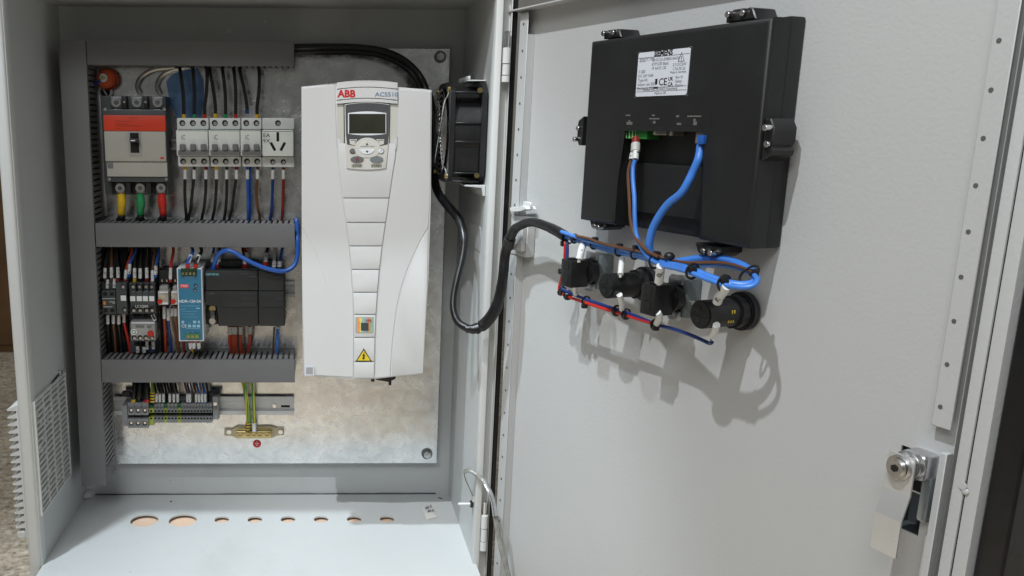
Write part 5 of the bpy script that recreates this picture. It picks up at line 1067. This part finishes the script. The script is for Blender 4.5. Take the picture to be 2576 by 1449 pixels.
# clamps
def clamp(lab, px, py, rot, sc_=1., hh=.028):
    c = pt(DOOR, px, py, hh); T = Thing('panel_clamp', lab, 'clamp', DOOR, (c.x, -hh, c.z), 'black clamps around the operator panel')
    k = sc_; pr = [(-.019, -.004), (-.019, .003), (-.010, .0085), (.004, .0085), (.008, .0055), (.012, .0085), (.017, .007), (.023, -.004)]
    bm = NB(); prism(bm, [(x*k, z*k) for x, z in pr], -.010, .018, .001, 1); M = Matrix.Translation((c.x, -hh, c.z)) @ Matrix.Rotation(rot, 4, 'Y')
    bmesh.ops.transform(bm, matrix=M, verts=bm.verts[:]); T.part('clamp_body', bm, BLACK)
    for xx in (-.010, .006):
        bm = NB(); cyl(bm, (xx*k, -.0125 if xx < 0 else -.012, .0035*k), (0, 1, 0), .0031, .010 if xx < 0 else .003, 12, b=.0006); bmesh.ops.transform(bm, matrix=M, verts=bm.verts[:]); T.part('clamp_screw', bm, STEEL)
clamp('black clamp on the left half of the panel top edge', 1556, 90, 0, .78, .026); clamp('black clamp on the right half of the panel top edge', 1880, 44, 0, .92, .026)
clamp('black clamp under the left half of the panel', 1522, 563, math.pi, .8, .026); clamp('black clamp under the right half of the panel', 1802, 624, math.pi, .9, .026)
clamp('black clamp on the right flank of the panel', 1948, 347, math.pi/2, .95, .030); clamp('black clamp peeking out on the left flank of the panel', 1477, 333, -math.pi/2, .85, .028)
# ================================================================ SWITCHES AND LAMPS ON THE DOOR
def contact_block(lab, s, z, big=1.):
    T = Thing('push_button', lab, 'push button', DOOR, (s, 0, z), 'push buttons on the door')
    b = NB(); box(b, s-.0165*big, s+.0165*big, -.021, -.0005, z-.0225, z+.0225, .004, 2); T.part('fixing_collar', b, mat('collar_zinc', (.17, .20, .205), .36, .35, var=.2, vs=50) if 'collar_zinc' not in MATS else MATS['collar_zinc'])
    b = NB(); box(b, s-.008, s+.012, -.0265, -.0212, z+.015, z+.0255, .002); T.part('collar_clamp', b, GALV2)
    b = NB(); box(b, s-.006, s+.011, -.0265, -.0212, z-.0255, z-.015, .002); T.part('collar_clamp', b, GALV2)
    b = NB(); cyl(b, (s, -.0275, z), (0, 1, 0), .0165, .013, 32, b=.002); T.part('barrel', b, BLACK)
    b = NB(); box(b, s-.0125, s+.0105, -.060, -.033, z-.0185, z+.0165, .002, 2); blk = T.part('contact_block', b, BLACK)
    for zc in (z+.009, z-.008):
        b = NB(); box(b, s-.0062, s+.0045, -.0606, -.0602, zc-.005, zc+.005); T.part('terminal_opening', b, DARK, blk)
    b = NB(); box(b, s-.003, s+.0055, -.058, -.048, z+.0166, z+.019, .0008); T.part('terminal_lug', b, BLACK, blk)
    b = NB(); cyl(b, (s+.0165*big+.0005, -.014, z-.004), (1, 0, 0), .003, .004, 10); T.part('clamp_screw', b, STEEL)
    return T
def pilot(lab, s, z, marks):
    T = Thing('pilot_lamp', lab, 'pilot lamp', DOOR, (s, 0, z), 'pilot lamps on the door')
    b = NB(); cyl(b, (s, -.006, z), (0, 1, 0), .0205, .011, 36, b=.002); T.part('nut', b, BLACK)
    b = NB(); cyl(b, (s, -.0165, z), (0, 1, 0), .0178, .011, 12, b=.001); T.part('grip_ring', b, BLACK)
    b = NB(); cyl(b, (s, -.040, z), (0, 1, 0), .0148, .044, 36, b=.0015); body = T.part('body', b, BLACK)
    for zc in (z+.0065, z-.006):
        b = NB(); cyl(b, (s-.002, -.0623, zc), (0, 1, 0), .0036, .0006, 14); T.part('terminal_opening', b, DARK, body)
    b = NB(); box(b, s-.012, s+.012, -.0632, -.0622, z-.0006, z+.0006); T.part('end_rib', b, BLACK, body)
    if marks:
        for zc, a in ((.0035, 0), (-.006, 0)):
            b = NB(); r = .01487
            for k in range(3 if zc < 0 else 2):
                zz_ = zc+(k % 2)*.0004; xx = -math.sqrt(r*r-zc*zc) 
                box(b, s+math.sqrt(r*r-zc*zc)-.0006, s+math.sqrt(r*r-zc*zc)+.0003, -.030-.003*k-.001, -.030-.003*k, z+zc-.0018, z+zc+.0018)
            T.part('yellow_print', b, YEL, body)
    return T
sp_ = [pt(DOOR, 1526, 681, 0.), pt(DOOR, 1632, 712, 0.), pt(DOOR, 1742, 745, 0.), pt(DOOR, 1878, 785, 0.)]
zc = .5155
contact_block('leftmost push button with black contact block and zinc collar on the door', sp_[0].x-.002, zc+.004)
pilot('left black cylindrical pilot lamp, between the two push buttons', sp_[1].x, zc+.001, False)
contact_block('right push button with black contact block, between the two pilot lamps', sp_[2].x-.002, zc-.001)
pilot('right black cylindrical pilot lamp with yellow print, rightmost of the row', sp_[3].x, zc-.002, True)
# ================================================================ DOOR WIRING
def zw(X, Y): return (1269.4+X/2.3397, 464.4+Y/2.3397)
def DP(L, z=zw): return [DOOR @ P3(z, X, Y, h, DOOR) for X, Y, h in L]
N2 = [(330, 290, .036), (420, 320, .038), (520, 352, .040), (640, 385, .042), (760, 412, .046), (850, 432, .051), (930, 466, .059), (1020, 482, .067), (1110, 508, .073), (1200, 545, .073), (1290, 575, .070), (1380, 592, .064), (1450, 585, .056), (1480, 558, .049), (1462, 520, .042), (1400, 478, .036), (1320, 446, .031), (1230, 432, .029), (1140, 436, .031), (1050, 450, .036), (960, 462, .043), (900, 440, .049), (866, 410, .054), (852, 372, .057), (856, 320, .058), (882, 235, .058), (956, 121, .055), (1037, 52, .052), (1078, -11, .050), (1109, -75, .047), (1137, -139, .045), (1149, -187, .042), (1154, -231, .040)]
T = Thing('network_cable', 'bright blue network cable looping below the operator panel to its port', 'cable', CAB, DP(N2[:1])[0])
b = NB(); tube(b, DP(N2), .0042, 14, 7); T.part('jacket', b, WM['skyblue'])
a_, c_ = zR(2018, 540), zR(2112, 675); T.part('plug', (lambda bm: (bmesh.ops.transform(bm, matrix=DOOR, verts=bm.verts[:]), bm)[1])(fbox(ident, a_[0], a_[1], c_[0], c_[1], .0465, .0360, .001, DOOR)), WM['blue'])
def rel(L, dz, dh): return [(X, Y+dz, h+dh) for X, Y, h in L]
# second cable run: thin blue pair core and brown core from harness to power connector
thin = [(335, 278, .042), (420, 308, .046), (520, 338, .048), (640, 370, .050), (760, 398, .052), (850, 420, .054), (940, 452, .049), (1050, 475, .044), (1150, 476, .040), (1250, 472, .038), (1350, 485, .041), (1430, 510, .048), (1475, 540, .054), (1482, 575, .060), (1450, 600, .066), (1380, 604, .072), (1290, 590, .077), (1200, 560, .080), (1100, 520, .080), (1010, 494, .074), (930, 476, .067), (870, 446, .062), (820, 395, .060), (790, 340, .061), (772, 270, .061), (766, 180, .060), (764, 73, .057), (756, -27, .053), (756, -99, .050), (768, -145, .048)]
T = Thing('power_cable', 'light blue core running with the network cable up to the green connector', 'cable', CAB, DP(thin[:1])[0])
b = NB(); tube(b, DP(thin), .0025, 10, 6); T.part('insulation', b, WM['skyblue'])
z_ = lambda L: [DOOR @ P3(zR, X, Y, h, DOOR) for X, Y, h in L]
b = NB(); tube(b, z_([(1118, 770, .045), (1108, 895, .048)]), .0036, 10); T.part('marker_sleeve', b, SLEEVE)
b = NB(); tube(b, z_([(1118, 585, .039), (1118, 668, .042)]), .0046, 10); T.part('ferrule', b, WM['darkred'])
b = NB(); tube(b, z_([(1115, 668, .042), (1110, 780, .045)]), .0052, 10); T.part('shrink_sleeve', b, mat('pale_shrink', (.45, .45, .44), .5))
brown = [(420, 300, .050), (500, 318, .052), (540, 335, .053), (640, 362, .055), (760, 386, .057), (830, 400, .060), (900, 420, .060), (1000, 448, .050), (1100, 460, .045), (1220, 458, .042), (1320, 466, .045), (1420, 496, .051), (1460, 515, .054)]
T = Thing('power_core', 'brown core lying along the blue cables across the door', 'wire', CAB, DP(brown[:1])[0])
b = NB(); tube(b, DP(brown), .0016, 8, 6); T.part('insulation', b, WM['brown'])
brown2 = [(905, 425, .063), (850, 395, .064), (800, 350, .063), (760, 285, .062), (742, 210, .061), (736, 120, .060), (732, 40, .056), (727, -47, .052), (731, -95, .050), (746, -147, .047)]
T = Thing('power_core', 'brown core curving down from the green connector to the tied bundle', 'wire', CAB, DP(brown2[:1])[0])
b = NB(); tube(b, DP(brown2), .0018, 8, 6); T.part('insulation', b, WM['brown'])
b = NB(); tube(b, z_([(1080, 800, .045), (1060, 893, .047)]), .0036, 10); T.part('marker_sleeve', b, SLEEVE)
# lower red/blue pair
lowr = [(345, 318, .036), (355, 345, .038), (354, 420, .038), (346, 500, .038), (330, 570, .038), (321, 614, .038), (340, 642, .038), (380, 662, .038), (480, 697, .038), (600, 736, .038), (700, 766, .037), (800, 797, .036), (890, 824, .035)]
lowb = [(362, 318, .034), (369, 345, .036), (369, 420, .037), (363, 500, .038), (350, 570, .038), (340, 608, .038), (352, 622, .038), (390, 640, .037), (480, 676, .037), (600, 716, .036), (700, 748, .036), (800, 785, .035), (900, 826, .034), (1000, 852, .034), (1100, 888, .034), (1170, 918, .034), (1205, 934, .034), (1220, 928, .036)]
T = Thing('wire', 'red wire running down and along under the push buttons', 'wire', CAB, DP(lowr[:1])[0]); b = NB(); tube(b, DP(lowr), .0020, 8); T.part('insulation', b, WM['red'])
T = Thing('wire', 'dark blue wire beside the red one, ending in a bent tip under the last lamp', 'wire', CAB, DP(lowb[:1])[0]); b = NB(); tube(b, DP(lowb), .0021, 8); T.part('insulation', b, mat('cobalt_insulation', (.016, .035, .17), .33))
# marker drops above and below the switches
def drop(lab, L, r=.0042, core='white', txt=None):
    T = Thing('marker_wire', lab, 'wire', CAB, DP(L[:1])[0], 'marked wires at the door switches')
    b = NB(); tube(b, DP(L), r, 12, 5); T.part('marker_sleeve', b, WHITE)
    a, c = L[-2], L[-1]; b = NB(); tube(b, DP([c, (c[0]+(c[0]-a[0])*.2, c[1]+(c[1]-a[1])*.2+8, c[2])]), r*.5, 8); T.part('insulation', b, WM[core])
    if txt:
        m = L[len(L)//2]; p = P3(zw, m[0], m[1], m[2], DOOR); d0 = P3(zw, L[0][0], L[0][1], L[0][2], DOOR); d1 = P3(zw, L[-1][0], L[-1][1], L[-1][2], DOOR)
        ang = math.atan2(d1.x-d0.x, -(d1.z-d0.z))
        cu = bpy.data.curves.new('t', 'FONT'); cu.body = txt; cu.size = .0062; cu.align_x = 'CENTER'; cu.align_y = 'CENTER'; cu.extrude = .0001; cu.offset = .0002; to = bpy.data.objects.new('t', cu); sc.collection.objects.link(to); bpy.context.view_layer.update()
        me = bpy.data.meshes.new_from_object(to.evaluated_get(bpy.context.evaluated_depsgraph_get())); bpy.data.objects.remove(to)
        M = DOOR @ Matrix.Translation(p) @ Matrix.Rotation(math.radians(46), 4, 'Z') @ Matrix.Translation((0, -r-.0009, 0)) @ Matrix.Rotation(math.pi/2-ang, 4, 'Y') @ Matrix(((.85, 0, 0, 0), (0, 0, -1, 0), (0, 1, 0, 0), (0, 0, 0, 1)))
        me.transform(Matrix.Translation(-T.off) @ M); me.materials.clear(); me.materials.append(INK); o = bpy.data.objects.new('lettering', me); sc.collection.objects.link(o); o.parent = T.e
    return T
drop('short white sleeve between the blue cable and the leftmost push button', [(465, 345, .040), (452, 385, .050), (440, 438, .054)], .0044, 'white', '1')
drop('white sleeve above the left pilot lamp', [(692, 438, .044), (686, 480, .050), (682, 528, .055)], .0034)
drop('white sleeve lettered 003 above the right push button', [(920, 478, .068), (915, 520, .064), (908, 574, .060)], .0047, 'white', '003')
drop('bent white sleeve lettered 003 above the right pilot lamp', [(1310, 596, .076), (1285, 632, .071), (1262, 662, .066), (1252, 690, .062)], .0046, 'white', '003')
drop('white sleeve under the leftmost push button', [(412, 592, .052), (412, 622, .046), (418, 645, .040)], .0030)
drop('white sleeve under the left pilot lamp', [(676, 648, .054), (688, 690, .046), (692, 735, .038)], .0034)
drop('curved white sleeve under the right push button', [(900, 752, .054), (912, 780, .048), (895, 818, .036)], .0038)
drop('white sleeve under the right pilot lamp', [(1248, 825, .054), (1236, 862, .048), (1218, 890, .040)], .0036)
wire('thin bare end under the right pilot lamp sleeve', DP([(1220, 880, .041), (1212, 925, .036)]), 'grey', .0011)
drop('tiny pale wire end at the flank of the leftmost push button', [(372, 500, .050), (380, 510, .052), (392, 514, .054)], .0036)
# cable ties
def tie(lab, X, Y, h, r, hx, hy, tdir):
    c = DOOR @ P3(zw, X, Y, h, DOOR); t = (DOOR @ P3(zw, X+tdir[0], Y+tdir[1], h, DOOR)-c).normalized()
    T = Thing('cable_tie', lab, 'cable tie', CAB, c, 'black cable ties on the door wiring')
    a = t.orthogonal().normalized(); bb = t.cross(a)
    b = NB(); tube(b, [c+r*(math.cos(u)*a+math.sin(u)*bb) for u in [2*math.pi*i/20 for i in range(20)]], .0013, 6, closed=True, flat=1.); T.part('loop', b, BLACK)
    p = DOOR @ P3(zw, X+hx, Y+hy, h+.003, DOOR); b = NB(); box(b, p.x-.0036, p.x+.0036, p.y-.0036, p.y+.0036, p.z-.0036, p.z+.0036, .0014, 2); T.part('head', b, BLACK)
D1 = (100, 28)
for lab, a in (('cable tie on the blue cable nearest the black harness', (412, 318, .040, 0.0055, -6, -6)), ('cable tie on the blue cable above the leftmost push button', (528, 352, .042, 0.0057, 4, -26)), ('cable tie on the blue cable above the left pilot lamp', (675, 390, .047, 0.0059, 2, -26)),
               ('cable tie on the blue cable right of the left pilot lamp sleeve', (768, 408, .052, 0.0059, 4, -32)), ('cable tie where the cable branches up to the panel', (888, 448, .056, 0.0083, 8, -36)), ('cable tie on the middle of the blue bundle before the loop', (1105, 510, .076, 0.0077, 0, -10)), ('cable tie above the right pilot lamp on the blue bundle', (1292, 580, .073, 0.0077, 0, -18))):
    tie(lab, *a, D1)
tie('cable tie at the outer bend of the blue loop', 1440, 528, .048, 0.0103, 28, -8, (60, 60))
for lab, a, d in (('cable tie at the top of the red and blue pair', (362, 345, .034, .0058, -16, 2), (0, 50)), ('cable tie half way down the red and blue pair', (354, 510, .036, .0058, -22, 0), (-3, 50)), ('cable tie at the lower bend of the red and blue pair', (338, 628, .035, .0058, 0, 8), (20, 20)), ('second cable tie after the lower bend', (372, 650, .035, .0058, -2, 12), D1), ('cable tie left of the left pilot lamp on the lower pair', (480, 685, .035, .0058, -10, 26), D1),
                  ('cable tie under the left pilot lamp', (660, 742, .034, .0060, -8, 8), D1), ('cable tie right of the left pilot lamp on the lower pair', (715, 762, .034, .0060, -2, 12), D1), ('cable tie under the right push button', (888, 824, .033, .0060, 0, 16), D1)):
    tie(lab, *a, d)
T = Thing('cable_tie', 'loose black cable tie head above the bundle right of the branch', 'cable tie', CAB, DOOR @ P3(zw, 970, 424, .062, DOOR), 'black cable ties on the door wiring')
p = DOOR @ P3(zw, 970, 422, .062, DOOR); b = NB(); sph(b, p, .0058, 1, 1, .8); T.part('head', b, BLACK); b = NB(); tube(b, DP([(970, 425, .062), (955, 438, .060), (930, 440, .058)]), .0016, 6); T.part('tail', b, BLACK)
